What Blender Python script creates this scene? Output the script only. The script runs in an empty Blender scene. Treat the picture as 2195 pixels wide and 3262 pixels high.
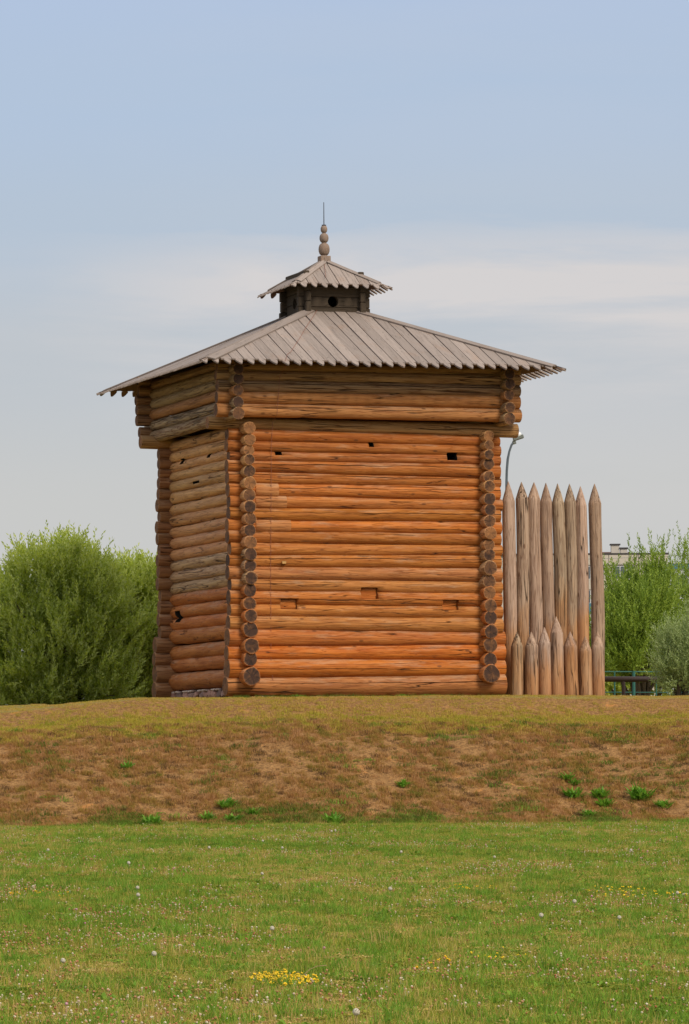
import bpy, bmesh, math, random
import numpy as np
from mathutils import Vector, Matrix, noise
random.seed(7); rng = np.random.default_rng(7)
R = math.radians
S = bpy.context.scene
COL = S.collection

# ------------------------------------------------------------------ camera (solved from the tower's corners)
TH, DIST, F, ROLL, YH, TX = 0.303, 102.738, 13886.0, 0.007, 2463.7, -312.0
CAM = Vector((-DIST*math.sin(TH), -DIST*math.cos(TH), -1.88))
FW = Vector((math.sin(TH), math.cos(TH), 0)); RT = Vector((math.cos(TH), -math.sin(TH), 0)); UP = Vector((0, 0, 1))
cd = bpy.data.cameras.new('camera'); cam = bpy.data.objects.new('camera', cd); COL.objects.link(cam); S.camera = cam
cr = RT*math.cos(ROLL) - UP*math.sin(ROLL); cu = RT*math.sin(ROLL) + UP*math.cos(ROLL)
M = Matrix((cr, cu, -FW)).transposed().to_4x4(); M.translation = CAM
cam.matrix_world = M
cd.sensor_fit = 'VERTICAL'; cd.sensor_height = 24; cd.lens = 24*F/3262
cd.shift_x = -TX/3262; cd.shift_y = (YH + 2.2 - 1631)/3262
cd.clip_start = 0.5; cd.clip_end = 9000

# ------------------------------------------------------------------ world, sun, exposure
SUN_TO = Vector((0.30, -0.72, 0.64)).normalized()
sun_el = math.asin(SUN_TO.z); sun_az = math.atan2(SUN_TO.x, SUN_TO.y)
W = bpy.data.worlds.new('World'); S.world = W; W.use_nodes = True
nt = W.node_tree; nt.nodes.clear()
def N(t, kind, **kw):
    n = t.nodes.new(kind)
    for k, v in kw.items():
        if k in ('inp',):
            for kk, vv in v.items(): n.inputs[kk].default_value = vv
        else: setattr(n, k, v)
    return n
def ramp(t, stops, interp='LINEAR'):
    r = t.nodes.new('ShaderNodeValToRGB'); e = r.color_ramp.elements; r.color_ramp.interpolation = interp
    while len(e) < len(stops): e.new(0.5)
    for el, (p, c) in zip(e, stops): el.position = p; el.color = (c, c, c, 1) if not hasattr(c, '__len__') else (*c, 1)
    return r
def math_(t, op, a, b=None, c=None, clamp=False):
    n = t.nodes.new('ShaderNodeMath'); n.operation = op; n.use_clamp = clamp
    for i, v in enumerate((a, b, c)):
        if v is None: continue
        if isinstance(v, (int, float)): n.inputs[i].default_value = v
        else: t.links.new(v, n.inputs[i])
    return n.outputs[0]
def mixc(t, fac, a, b, mode='MIX'):
    n = t.nodes.new('ShaderNodeMix'); n.data_type = 'RGBA'; n.blend_type = mode
    for i, v in ((0, fac), (6, a), (7, b)):
        if isinstance(v, (int, float)): n.inputs[i].default_value = v
        elif isinstance(v, (tuple, list)): n.inputs[i].default_value = (*v[:3], 1)
        else: t.links.new(v, n.inputs[i])
    return n.outputs[2]
sky = N(nt, 'ShaderNodeTexSky', sky_type='NISHITA', sun_disc=False, sun_elevation=sun_el, sun_rotation=sun_az, air_density=1.0, dust_density=2.0, ozone_density=1.0)
bg1 = N(nt, 'ShaderNodeBackground'); bg1.inputs[1].default_value = 0.10; nt.links.new(sky.outputs[0], bg1.inputs[0])
tc = N(nt, 'ShaderNodeTexCoord'); sp = N(nt, 'ShaderNodeSeparateXYZ'); nt.links.new(tc.outputs['Generated'], sp.inputs[0])
elv = math_(nt, 'MAXIMUM', sp.outputs[2], 0.0)
base = ramp(nt, [(0.0, (.60, .59, .575)), (0.06, (.60, .60, .595)), (0.095, (.53, .565, .61)), (0.125, (.475, .56, .675)), (0.15, (.46, .565, .725)), (0.21, (.46, .57, .80)), (0.45, (.66, .70, .77)), (1.0, (.80, .81, .82))], 'EASE')
nt.links.new(elv, base.inputs[0])
az = math_(nt, 'ARCTAN2', sp.outputs[0], sp.outputs[1])
cv = N(nt, 'ShaderNodeCombineXYZ'); nt.links.new(math_(nt, 'MULTIPLY', az, 9.0), cv.inputs[0]); nt.links.new(math_(nt, 'MULTIPLY', elv, 55.0), cv.inputs[1])
n1 = N(nt, 'ShaderNodeTexNoise', inp={'Scale': 1.0, 'Detail': 8.0, 'Roughness': 0.58, 'Distortion': 0.3}); nt.links.new(cv.outputs[0], n1.inputs['Vector'])
band = ramp(nt, [(0.0, 0.1), (0.06, 0.12), (0.088, 0.22), (0.100, 0.75), (0.108, 1.0), (0.1185, 0.95), (0.125, 0.08), (0.2, 0.05), (0.4, .3), (1.0, .4)])
nt.links.new(math_(nt, 'ADD', elv, math_(nt, 'MULTIPLY', math_(nt, 'SUBTRACT', n1.outputs[0], 0.5), 0.035)), band.inputs[0])
cl = ramp(nt, [(0.36, 0.15), (0.58, 1.0)]); nt.links.new(n1.outputs[0], cl.inputs[0])
lf = ramp(nt, [(.255, .12), (.31, .85), (.36, 1.0)]); nt.links.new(math_(nt, 'ADD', az, math_(nt, 'MULTIPLY', math_(nt, 'SUBTRACT', n1.outputs[0], .5), .03)), lf.inputs[0])
cfac = math_(nt, 'MULTIPLY', math_(nt, 'MULTIPLY', band.outputs[0], cl.outputs[0]), lf.outputs[0])
skyc = mixc(nt, math_(nt, 'MULTIPLY', cfac, 1.25, clamp=True), base.outputs[0], (.70, .665, .66))
bg2 = N(nt, 'ShaderNodeBackground'); bg2.inputs[1].default_value = 1.0; nt.links.new(skyc, bg2.inputs[0])
ms = N(nt, 'ShaderNodeMixShader'); ms.inputs[0].default_value = 0.9
nt.links.new(bg1.outputs[0], ms.inputs[1]); nt.links.new(bg2.outputs[0], ms.inputs[2])
wo = N(nt, 'ShaderNodeOutputWorld'); nt.links.new(ms.outputs[0], wo.inputs[0])
sl = bpy.data.lights.new('sun', 'SUN'); sl.energy = 3.0; sl.angle = R(20); sl.color = (1.0, .90, .74)
so = bpy.data.objects.new('sun', sl); COL.objects.link(so); so.location = (40, -50, 60)
so.rotation_euler = SUN_TO.to_track_quat('Z', 'Y').to_euler()
S.view_settings.view_transform = 'Standard'; S.view_settings.look = 'None'; S.view_settings.exposure = 0; S.view_settings.gamma = 1
S.view_settings.use_curve_mapping = False
S.render.engine = 'CYCLES'

# ------------------------------------------------------------------ helpers
def ray(px, py):
    X, Y = px - 1097, py - YH; c, s = math.cos(ROLL), math.sin(ROLL)
    x = X*c - Y*s; y = X*s + Y*c
    return (FW*F + RT*(x - TX) - UP*y)/F
def on_plane(px, py, p, n):
    d = ray(px, py); n = Vector(n); return CAM + d*((Vector(p) - CAM).dot(n)/d.dot(n))
def onY(px, py, y): return on_plane(px, py, (0, y, 0), (0, 1, 0))
def onX(px, py, x): return on_plane(px, py, (x, 0, 0), (1, 0, 0))
def onV(px, py, v): return CAM + ray(px, py)*v
def uv_w(u, v, z=0): return Vector((CAM.x + FW.x*v + RT.x*u, CAM.y + FW.y*v + RT.y*u, z))
def sst(a, b, x):
    t = np.clip((x - a)/(b - a), 0, 1); return t*t*(3 - 2*t)
PV = [-50, 92.2, 93.2, 97.4, 98.6, 100.2, 101.5, 102.3, 130, 4000]
PZ = [-1.88-(1.78+.36), -2.99, -2.80, -1.12, -.84, -.60, -.15, -.085, -.06, -.06]
def terr(u, v):
    u = np.asarray(u, float); v = np.asarray(v, float)
    w = v + .35*np.sin(u*.45+1.0) + .18*np.sin(u*1.3) + np.where(u < -1, .12*(u+1), 0)*sst(95, 92, v)
    w = np.where(v < 90, v, v + (w-v)*sst(90, 92.5, v)*sst(102.6, 100.8, v))
    z = (np.interp(w-.4, PV, PZ) + np.interp(w, PV, PZ)*2 + np.interp(w+.4, PV, PZ))/4
    z = z - .26*sst(-2.3, -6.2, u)*sst(97, 102, v)*(1-.62*sst(103.0, 105.0, v)*sst(-4.2, -5.0, u)) - .04*sst(6.2, 10, u)*sst(98, 102, v)
    b = np.sin(u*2.3+v*.9)*np.sin(v*1.7-u*.6)+.6*np.sin(u*5.1+.7)*np.sin(v*4.3+u)
    z = z + b*(.012+.022*sst(92, 95, v)*sst(101, 99, v))*sst(104, 101.6, v)
    return z
def ground_hit(px, py):
    d = ray(px, py); prev = 15.
    for v in np.arange(15, 140, .25):
        P = CAM + d*v; u = (P - CAM).dot(RT)
        if P.z < terr(u, v): break
        prev = v
    a, b = prev, v
    for _ in range(20):
        m = (a+b)/2; P = CAM + d*m
        if P.z < terr((P-CAM).dot(RT), m): b = m
        else: a = m
    return CAM + d*b
def gz(x, y):
    q = Vector((x, y, 0)) - CAM; return float(terr(q.dot(RT), q.dot(FW)))

def link(name, mesh, parent=None, loc=None):
    o = bpy.data.objects.new(name, mesh); COL.objects.link(o)
    if loc is not None: o.location = loc
    if parent is not None: o.parent = parent
    return o
def tag(o, label=None, cat=None, group=None, kind=None):
    if label: o['label'] = label
    if cat: o['category'] = cat
    if group: o['group'] = group
    if kind: o['kind'] = kind
    return o
def thing(name, label, cat, loc, group=None, rz=0):
    o = bpy.data.objects.new(name, None); COL.objects.link(o); o.location = loc; o.rotation_euler = (0, 0, rz); o.empty_display_size = .3
    return tag(o, label, cat, group)
def mesh(name, verts, faces, mats, fmat=None, smooth=False):
    me = bpy.data.meshes.new(name)
    if isinstance(verts, np.ndarray): verts = verts.tolist()
    me.from_pydata(verts, [], faces)
    for m in (mats if isinstance(mats, (list, tuple)) else [mats]): me.materials.append(m)
    if fmat is not None: me.polygons.foreach_set('material_index', fmat)
    if smooth: me.polygons.foreach_set('use_smooth', [True]*len(me.polygons))
    me.update(); return me
def nmesh(name, V, Fq, mat, tint=None, smooth=False):
    """fast mesh of equal-sided faces from numpy"""
    me = bpy.data.meshes.new(name); k = Fq.shape[1]
    me.vertices.add(len(V)); me.vertices.foreach_set('co', np.ascontiguousarray(V, np.float32).ravel())
    me.loops.add(Fq.size); me.loops.foreach_set('vertex_index', Fq.astype(np.int32).ravel())
    me.polygons.add(len(Fq)); me.polygons.foreach_set('loop_start', np.arange(0, Fq.size, k, dtype=np.int32))
    me.update(calc_edges=True)
    for m in (mat if isinstance(mat, (list, tuple)) else [mat]): me.materials.append(m)
    if tint is not None:
        a = me.attributes.new('tint', 'FLOAT', 'POINT'); a.data.foreach_set('value', tint.astype(np.float32))
    if smooth: me.polygons.foreach_set('use_smooth', [True]*len(me.polygons))
    return me
def bm_obj(name, bm, mats, parent=None, loc=None, smooth=False):
    me = bpy.data.meshes.new(name); bm.to_mesh(me); bm.free()
    for m in (mats if isinstance(mats, (list, tuple)) else [mats]): me.materials.append(m)
    if smooth: me.polygons.foreach_set('use_smooth', [True]*len(me.polygons))
    return link(name, me, parent, loc)
def bx(bm, x0, x1, y0, y1, z0, z1, bevel=0):
    r = bmesh.ops.create_cube(bm, size=1)
    for v in r['verts']:
        v.co = Vector(((x0+x1)/2 + v.co.x*(x1-x0), (y0+y1)/2 + v.co.y*(y1-y0), (z0+z1)/2 + v.co.z*(z1-z0)))
    if bevel:
        es = list({e for v in r['verts'] for e in v.link_edges})
        bmesh.ops.bevel(bm, geom=es, offset=bevel, segments=1, affect='EDGES')
def tube(pts, rad, nseg=8, cap=True):
    V, Fc = [], []; n = len(pts); pts = [Vector(p) for p in pts]
    if not hasattr(rad, '__len__'): rad = [rad]*n
    md = (pts[-1]-pts[0]).normalized(); ref = Vector((0, 0, 1)) if abs(md.z) < .7 else Vector((.12, 1, 0)).normalized()
    for i, p in enumerate(pts):
        t = (pts[min(i+1, n-1)] - pts[max(i-1, 0)]).normalized()
        s = t.cross(ref).normalized(); w = s.cross(t)
        for k in range(nseg):
            an = 2*math.pi*k/nseg; V.append(p + (s*math.cos(an) + w*math.sin(an))*rad[i])
    for i in range(n-1):
        for k in range(nseg): Fc.append((i*nseg+k, i*nseg+(k+1) % nseg, (i+1)*nseg+(k+1) % nseg, (i+1)*nseg+k))
    if cap: Fc.append(tuple(range(nseg-1, -1, -1))); Fc.append(tuple((n-1)*nseg+k for k in range(nseg)))
    return [tuple(v) for v in V], Fc

# ------------------------------------------------------------------ materials
def new_mat(name):
    m = bpy.data.materials.new(name); m.use_nodes = True; t = m.node_tree
    b = t.nodes['Principled BSDF']; return m, t, b
def simple(name, col, rough=.7, metal=0, var=.12, sc=8, rnd=0):
    m, t, b = new_mat(name); tc = N(t, 'ShaderNodeTexCoord')
    n = N(t, 'ShaderNodeTexNoise', inp={'Scale': sc, 'Detail': 5.0}); t.links.new(tc.outputs['Object'], n.inputs['Vector'])
    c = mixc(t, n.outputs[0], tuple(x*(1-var*1.6) for x in col), tuple(min(1, x*(1+var*1.6)) for x in col))
    if rnd:
        oi = N(t, 'ShaderNodeObjectInfo'); rr = ramp(t, [(0, (.35, .33, .33)), (.35, (.9, .62, .5)), (.7, (1.15, .85, .72)), (1, (.6, .56, .58))]); t.links.new(oi.outputs['Random'], rr.inputs[0]); c = mixc(t, 1.0, c, rr.outputs[0], 'MULTIPLY')
    t.links.new(c, b.inputs['Base Color']); b.inputs['Roughness'].default_value = rough; b.inputs['Metallic'].default_value = metal
    bp = N(t, 'ShaderNodeBump', inp={'Strength': .25, 'Distance': .01}); t.links.new(n.outputs[0], bp.inputs['Height']); t.links.new(bp.outputs[0], b.inputs['Normal'])
    return m
def attr(t, name, ty='OBJECT'):
    a = N(t, 'ShaderNodeAttribute', attribute_type=ty, attribute_name=name); return a
def scaled(t, vec, s, off=None):
    n = N(t, 'ShaderNodeVectorMath', operation='MULTIPLY'); t.links.new(vec, n.inputs[0]); n.inputs[1].default_value = s
    if off is not None:
        a = N(t, 'ShaderNodeVectorMath', operation='ADD'); t.links.new(n.outputs[0], a.inputs[0]); t.links.new(off, a.inputs[1]); return a.outputs[0]
    return n.outputs[0]
def noise_(t, vec, scale=1., detail=4., rough=.55, dist=0.):
    n = N(t, 'ShaderNodeTexNoise', inp={'Scale': scale, 'Detail': detail, 'Roughness': rough, 'Distortion': dist}); t.links.new(vec, n.inputs['Vector']); return n.outputs[0]
def offs(t):
    oi = N(t, 'ShaderNodeObjectInfo'); c = N(t, 'ShaderNodeCombineXYZ')
    t.links.new(math_(t, 'MULTIPLY', oi.outputs['Random'], 91.7), c.inputs[0]); t.links.new(math_(t, 'MULTIPLY', oi.outputs['Random'], 37.3), c.inputs[1]); t.links.new(math_(t, 'MULTIPLY', oi.outputs['Random'], 53.1), c.inputs[2])
    return oi, c.outputs[0]

def wood_mat(name, stake=False):
    m, t, b = new_mat(name); tc = N(t, 'ShaderNodeTexCoord'); P = tc.outputs['Object']; oi, off = offs(t)
    wea = attr(t, 'weather').outputs['Fac']
    broad = noise_(t, scaled(t, P, (.8, 6, 6), off), 1, 5, .62, .3)
    streak = noise_(t, scaled(t, P, (.9, 14, 14), off), 1, 6, .68)
    fine = noise_(t, scaled(t, P, (3, 45, 45), off), 1, 3, .6)
    blot = noise_(t, scaled(t, P, (2.4, 3.2, 3.2), off), 1, 4, .55)
    col = oi.outputs['Color']
    dark = mixc(t, 1.0, col, (.40, .25, .16), 'MULTIPLY'); lite = mixc(t, .48, col, (.62, .30, .09))
    r1 = ramp(t, [(.36, 0.0), (.64, 1.0)]); t.links.new(broad, r1.inputs[0])
    c = mixc(t, r1.outputs[0], mixc(t, .4, col, dark), mixc(t, .22, col, lite))
    r2 = ramp(t, [(.38, 1.0), (.50, 0.0)]); t.links.new(streak, r2.inputs[0])
    c = mixc(t, math_(t, 'MULTIPLY', r2.outputs[0], .42), c, dark)
    r3 = ramp(t, [(.56, 0.0), (.68, 1.0)]); t.links.new(streak, r3.inputs[0])
    c = mixc(t, math_(t, 'MULTIPLY', r3.outputs[0], .38), c, lite)
    r4 = ramp(t, [(.57, 0.0), (.70, 1.0)]); t.links.new(blot, r4.inputs[0])
    c = mixc(t, math_(t, 'MULTIPLY', r4.outputs[0], .30), c, mixc(t, .5, col, (.42, .24, .10)))
    c = mixc(t, math_(t, 'MULTIPLY', math_(t, 'SUBTRACT', fine, .5, clamp=True), 1.3), c, lite)
    if stake:
        sx = N(t, 'ShaderNodeSeparateXYZ'); t.links.new(P, sx.inputs[0])
        h = attr(t, 'stain').outputs['Fac']
        g = math_(t, 'ADD', math_(t, 'SUBTRACT', sx.outputs[0], h), math_(t, 'MULTIPLY', math_(t, 'SUBTRACT', noise_(t, scaled(t, P, (1.2, 6, 6), off), 1, 4), .5), 1.6))
        rg = ramp(t, [(.25, 1.0), (.75, 0.0)]); t.links.new(math_(t, 'MULTIPLY_ADD', g, .8, .5), rg.inputs[0])
        c = mixc(t, math_(t, 'MULTIPLY', rg.outputs[0], .80), c, mixc(t, r1.outputs[0], (.40, .155, .045), (.52, .245, .09)))
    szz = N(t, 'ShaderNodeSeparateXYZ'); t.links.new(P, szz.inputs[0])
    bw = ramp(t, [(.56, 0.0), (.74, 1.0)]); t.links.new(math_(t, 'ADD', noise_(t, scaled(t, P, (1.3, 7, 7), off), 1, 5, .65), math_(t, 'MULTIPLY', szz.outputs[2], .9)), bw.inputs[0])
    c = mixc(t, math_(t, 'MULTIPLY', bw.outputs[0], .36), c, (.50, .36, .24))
    # weathered grey
    grey = mixc(t, streak, (.13, .09, .05), (.64, .46, .28))
    c = mixc(t, math_(t, 'MULTIPLY', wea, .75), c, grey)
    # knots
    vo = N(t, 'ShaderNodeTexVoronoi', inp={'Scale': 1.0, 'Randomness': 1.0}); t.links.new(scaled(t, P, (1.7, 3.6, 3.6), off), vo.inputs['Vector'])
    rk = ramp(t, [(.07, 1.0), (.13, 0.0)]); t.links.new(vo.outputs['Distance'], rk.inputs[0])
    c = mixc(t, math_(t, 'MULTIPLY', rk.outputs[0], .7), c, (.12, .045, .02))
    # drying cracks: long, thin, running with the grain
    ck = noise_(t, scaled(t, P, (.22, 5.2, 5.2), off), 1, 2.5, .5, .0)
    ckm = noise_(t, scaled(t, P, (.8, 2.0, 2.0), off), 1, 2, .5)
    wid = math_(t, 'MULTIPLY_ADD', wea, .027, .006)
    dd = math_(t, 'ABSOLUTE', math_(t, 'SUBTRACT', ck, .5))
    crack = math_(t, 'SUBTRACT', 1.0, math_(t, 'DIVIDE', dd, wid), clamp=True)
    msk = ramp(t, [(.47, 0.0), (.56, 1.0)]); t.links.new(math_(t, 'MULTIPLY_ADD', wea, .14, ckm), msk.inputs[0])
    crack = math_(t, 'MULTIPLY', crack, msk.outputs[0])
    ck2 = noise_(t, scaled(t, P, (.9, 17, 17), off), 1, 2, .5)
    c2 = math_(t, 'SUBTRACT', 1.0, math_(t, 'DIVIDE', math_(t, 'ABSOLUTE', math_(t, 'SUBTRACT', ck2, .5)), math_(t, 'MULTIPLY_ADD', wea, .05, .022)), clamp=True)
    c2 = math_(t, 'MULTIPLY', c2, math_(t, 'MULTIPLY_ADD', wea, .6, .42))
    c = mixc(t, math_(t, 'MULTIPLY', crack, .9), c, (.02, .010, .006))
    c = mixc(t, c2, c, mixc(t, 1.0, col, (.35, .24, .18), 'MULTIPLY'))
    sp3 = N(t, 'ShaderNodeSeparateXYZ'); t.links.new(P, sp3.inputs[0]); spl = attr(t, 'split').outputs['Fac']
    wob_ = math_(t, 'MULTIPLY', math_(t, 'SUBTRACT', noise_(t, scaled(t, P, (.55, 0, 0), off), 1, 5, .6), .5), .13)
    dz_ = math_(t, 'ABSOLUTE', math_(t, 'SUBTRACT', math_(t, 'SUBTRACT', sp3.outputs[2], math_(t, 'SUBTRACT', spl, 1.0)), wob_))
    thk = math_(t, 'MULTIPLY', noise_(t, scaled(t, P, (1.1, 0, 0), off), 1, 2), .030)
    s3 = math_(t, 'SUBTRACT', 1.0, math_(t, 'DIVIDE', dz_, math_(t, 'MAXIMUM', math_(t, 'SUBTRACT', thk, .007), .0005)), clamp=True)
    s3 = math_(t, 'MULTIPLY', s3, math_(t, 'GREATER_THAN', spl, .5))
    c = mixc(t, math_(t, 'POWER', s3, .6), c, (.015, .008, .005)); crack = math_(t, 'ADD', crack, s3)
    t.links.new(c, b.inputs['Base Color'])
    b.inputs['Roughness'].default_value = .6; b.inputs['Specular IOR Level'].default_value = .14
    hgt = math_(t, 'SUBTRACT', math_(t, 'ADD', math_(t, 'MULTIPLY', streak, .35), math_(t, 'MULTIPLY', broad, .5)), math_(t, 'ADD', math_(t, 'MULTIPLY', crack, 1.0), math_(t, 'MULTIPLY', c2, .35)))
    bp = N(t, 'ShaderNodeBump', inp={'Strength': .9, 'Distance': .035}); t.links.new(hgt, bp.inputs['Height']); t.links.new(bp.outputs[0], b.inputs['Normal'])
    return m
def end_mat():
    m, t, b = new_mat('log_end_grain'); tc = N(t, 'ShaderNodeTexCoord'); P = tc.outputs['Object']; oi, off = offs(t)
    tone = attr(t, 'end_tone').outputs['Fac']
    yz = scaled(t, P, (0, 1, 1)); ln = N(t, 'ShaderNodeVectorMath', operation='LENGTH'); t.links.new(yz, ln.inputs[0])
    nz = noise_(t, scaled(t, P, (7, 7, 7), off), 1, 4, .6)
    rings = math_(t, 'SINE', math_(t, 'MULTIPLY_ADD', ln.outputs['Value'], 330.0, math_(t, 'MULTIPLY', nz, 9.0)))
    nrm = N(t, 'ShaderNodeVectorMath', operation='NORMALIZE'); t.links.new(yz, nrm.inputs[0])
    star = noise_(t, scaled(t, nrm.outputs[0], (1, 2.1, 2.1), off), 1, 1.5)
    sc = math_(t, 'SUBTRACT', 1.0, math_(t, 'DIVIDE', math_(t, 'ABSOLUTE', math_(t, 'SUBTRACT', star, .5)), .035), clamp=True)
    tn = math_(t, 'ADD', math_(t, 'MULTIPLY', tone, .7), math_(t, 'MULTIPLY', math_(t, 'SUBTRACT', nz, .5), 1.3), clamp=True)
    c = mixc(t, tn, (.05, .018, .007), (.42, .175, .052))
    rr = ramp(t, [(.78, 0.0), (.92, 1.0)]); t.links.new(math_(t, 'ADD', math_(t, 'DIVIDE', ln.outputs['Value'], math_(t, 'MAXIMUM', attr(t, 'r0').outputs['Fac'], .05)), math_(t, 'MULTIPLY', math_(t, 'SUBTRACT', nz, .5), .25)), rr.inputs[0])
    c = mixc(t, math_(t, 'MULTIPLY', math_(t, 'MULTIPLY', rr.outputs[0], math_(t, 'MULTIPLY_ADD', oi.outputs['Random'], .55, .1)), 1.0), c, (.42, .17, .05))
    c = mixc(t, math_(t, 'MULTIPLY_ADD', rings, .12, .12), c, (.05, .022, .012))
    c = mixc(t, math_(t, 'MULTIPLY', sc, .75), c, (.012, .007, .005))
    t.links.new(c, b.inputs['Base Color']); b.inputs['Roughness'].default_value = .8
    bp = N(t, 'ShaderNodeBump', inp={'Strength': .6, 'Distance': .015}); t.links.new(math_(t, 'SUBTRACT', nz, sc), bp.inputs['Height']); t.links.new(bp.outputs[0], b.inputs['Normal'])
    return m
def board_mat(name, col, amt=.16, edge=False):
    m, t, b = new_mat(name); tc = N(t, 'ShaderNodeTexCoord'); P = tc.outputs['Object']; oi, off = offs(t)
    g = noise_(t, scaled(t, P, (34, 1.1, 8), off), 1, 5, .62)
    f = noise_(t, scaled(t, P, (150, 4, 30), off), 1, 3, .6)
    bl = noise_(t, scaled(t, P, (2.2, 1.6, 2), off), 1, 3, .5)
    v = math_(t, 'MULTIPLY_ADD', oi.outputs['Random'], amt*2, 1-amt)
    c = mixc(t, g, tuple(x*.62 for x in col), tuple(x*1.28 for x in col))
    c = mixc(t, math_(t, 'MULTIPLY', math_(t, 'SUBTRACT', f, .45, clamp=True), .9), c, tuple(x*.5 for x in col))
    rb = ramp(t, [(.55, 0.0), (.72, 1.0)]); t.links.new(bl, rb.inputs[0])
    c = mixc(t, math_(t, 'MULTIPLY', rb.outputs[0], .35), c, (col[0]*.95, col[1]*.72, col[2]*.55))
    ck = noise_(t, scaled(t, P, (17, .5, 4), off), 1, 2, .5)
    cr_ = math_(t, 'SUBTRACT', 1.0, math_(t, 'DIVIDE', math_(t, 'ABSOLUTE', math_(t, 'SUBTRACT', ck, .5)), .012), clamp=True)
    c = mixc(t, math_(t, 'MULTIPLY', cr_, .6), c, tuple(x*.22 for x in col))
    vo = N(t, 'ShaderNodeTexVoronoi', inp={'Scale': 1.0}); t.links.new(scaled(t, P, (4.5, 2.6, 3), off), vo.inputs['Vector'])
    rk = ramp(t, [(.07, 1.0), (.11, 0.0)]); t.links.new(vo.outputs['Distance'], rk.inputs[0])
    c = mixc(t, math_(t, 'MULTIPLY', rk.outputs[0], .6), c, tuple(x*.3 for x in col))
    vv = N(t, 'ShaderNodeCombineColor'); [t.links.new(v, vv.inputs[i]) for i in range(3)]
    c = mixc(t, 1.0, c, vv.outputs[0], 'MULTIPLY')
    t.links.new(c, b.inputs['Base Color']); b.inputs['Roughness'].default_value = .8; b.inputs['Specular IOR Level'].default_value = .2
    bp = N(t, 'ShaderNodeBump', inp={'Strength': .5, 'Distance': .008}); t.links.new(math_(t, 'SUBTRACT', g, cr_), bp.inputs['Height']); t.links.new(bp.outputs[0], b.inputs['Normal'])
    return m
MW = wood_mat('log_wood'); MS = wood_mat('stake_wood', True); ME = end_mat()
MB = board_mat('roof_board_grey', (.335, .272, .238), .13); MBU = board_mat('roof_board_under', (.20, .105, .055)); MCUP = board_mat('cupola_dark_wood', (.085, .062, .042), .25)
MSTONE = simple('field_stone', (.42, .31, .26), .9, var=.35, sc=7, rnd=1); MSTONE2 = simple('pale_stone', (.62, .47, .37), .9, var=.25, sc=12)
MCABLE = simple('rusty_cable', (.24, .08, .045), .6); MIRON = simple('dark_iron', (.05, .05, .06), .5)

# ------------------------------------------------------------------ ground: one sheet in three pieces
def ground_mat(name, kind):
    m, t, b = new_mat(name); g = N(t, 'ShaderNodeNewGeometry'); P = g.outputs['Position']
    a = noise_(t, scaled(t, P, (.35, .35, .35)), 1, 4); d = noise_(t, scaled(t, P, (4, 4, 4)), 1, 6, .65); e = noise_(t, scaled(t, P, (40, 40, 40)), 1, 3, .7)
    if kind == 'bank':
        d2 = noise_(t, scaled(t, P, (13, 13, 13)), 1, 4, .7); c = mixc(t, d, (.28, .14, .05), (.55, .31, .125)); rd = ramp(t, [(.38, 0.0), (.60, 1.0)]); t.links.new(d2, rd.inputs[0]); c = mixc(t, rd.outputs[0], mixc(t, .7, c, (.12, .06, .025)), c); r = ramp(t, [(.61, 0.0), (.67, 1.0)]); t.links.new(noise_(t, scaled(t, P, (1.6, 1.6, 1.6)), 1, 6, .7), r.inputs[0])
        c = mixc(t, math_(t, 'MULTIPLY', r.outputs[0], .85), c, (.55, .25, .08))
    elif kind == 'top':
        c = mixc(t, d, (.22, .19, .05), (.40, .30, .10))
    else:
        c = mixc(t, a, (.12, .14, .03), (.26, .19, .06)); c = mixc(t, math_(t, 'MULTIPLY', d, .6), c, (.09, .13, .02))
    c = mixc(t, math_(t, 'MULTIPLY', math_(t, 'SUBTRACT', .55, e, clamp=True), 2.2), c, (.05, .035, .015))
    t.links.new(c, b.inputs['Base Color']); b.inputs['Roughness'].default_value = .95; b.inputs['Specular IOR Level'].default_value = .1
    bp = N(t, 'ShaderNodeBump', inp={'Strength': .8, 'Distance': .05}); t.links.new(math_(t, 'ADD', d, math_(t, 'MULTIPLY', e, .5)), bp.inputs['Height']); t.links.new(bp.outputs[0], b.inputs['Normal'])
    return m
us = np.unique(np.concatenate([np.linspace(-3000, -60, 12), np.linspace(-60, -14, 24), np.arange(-14, 20.01, .2), np.linspace(20, 60, 20), np.linspace(60, 3000, 12)]))
def sheet(name, vs, mat):
    U, V = np.meshgrid(us, vs); Z = terr(U, V)
    X = CAM.x + FW.x*V + RT.x*U; Y = CAM.y + FW.y*V + RT.y*U
    P = np.stack([X, Y, Z], -1).reshape(-1, 3); nu = len(us)
    i = np.arange(len(vs)-1)[:, None]*nu + np.arange(nu-1)[None]; Fq = np.stack([i, i+1, i+nu+1, i+nu], -1).reshape(-1, 4)
    return tag(link(name, nmesh(name, P, Fq, mat, smooth=True)), kind='structure')
sheet('meadow', np.concatenate([[-600, -100, 0, 10], np.linspace(15, 92.2, 140)]), ground_mat('meadow_soil', 'meadow'))
sheet('embankment', np.linspace(92.2, 101.8, 70), ground_mat('embankment_soil', 'bank'))
sheet('ground', np.concatenate([np.linspace(101.8, 112, 50), np.linspace(113, 200, 30), [260, 400, 700, 1500, 3500]]), ground_mat('ground_soil', 'top'))
# gravel path seen at the left edge, behind the rounded shoulder
pv = [(-16, 105.9), (-9, 105.6), (-6.5, 105.5), (-5.3, 105.45), (-4.6, 105.4)]
Vp, Fp = [], []
for i, (u, v) in enumerate(pv):
    w = [.9, .9, .9, .8, .2][i]
    for s in (-1, 1):
        q = uv_w(u, v + s*w); q.z = float(terr(u, v + s*w)) + .012; Vp.append(tuple(q))
    if i: Fp.append((2*i-2, 2*i, 2*i+1, 2*i-1))
tag(link('gravel_path', mesh('gravel_path', Vp, Fp, simple('gravel', (.5, .45, .4), .95, var=.3, sc=30))), kind='structure')

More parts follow.
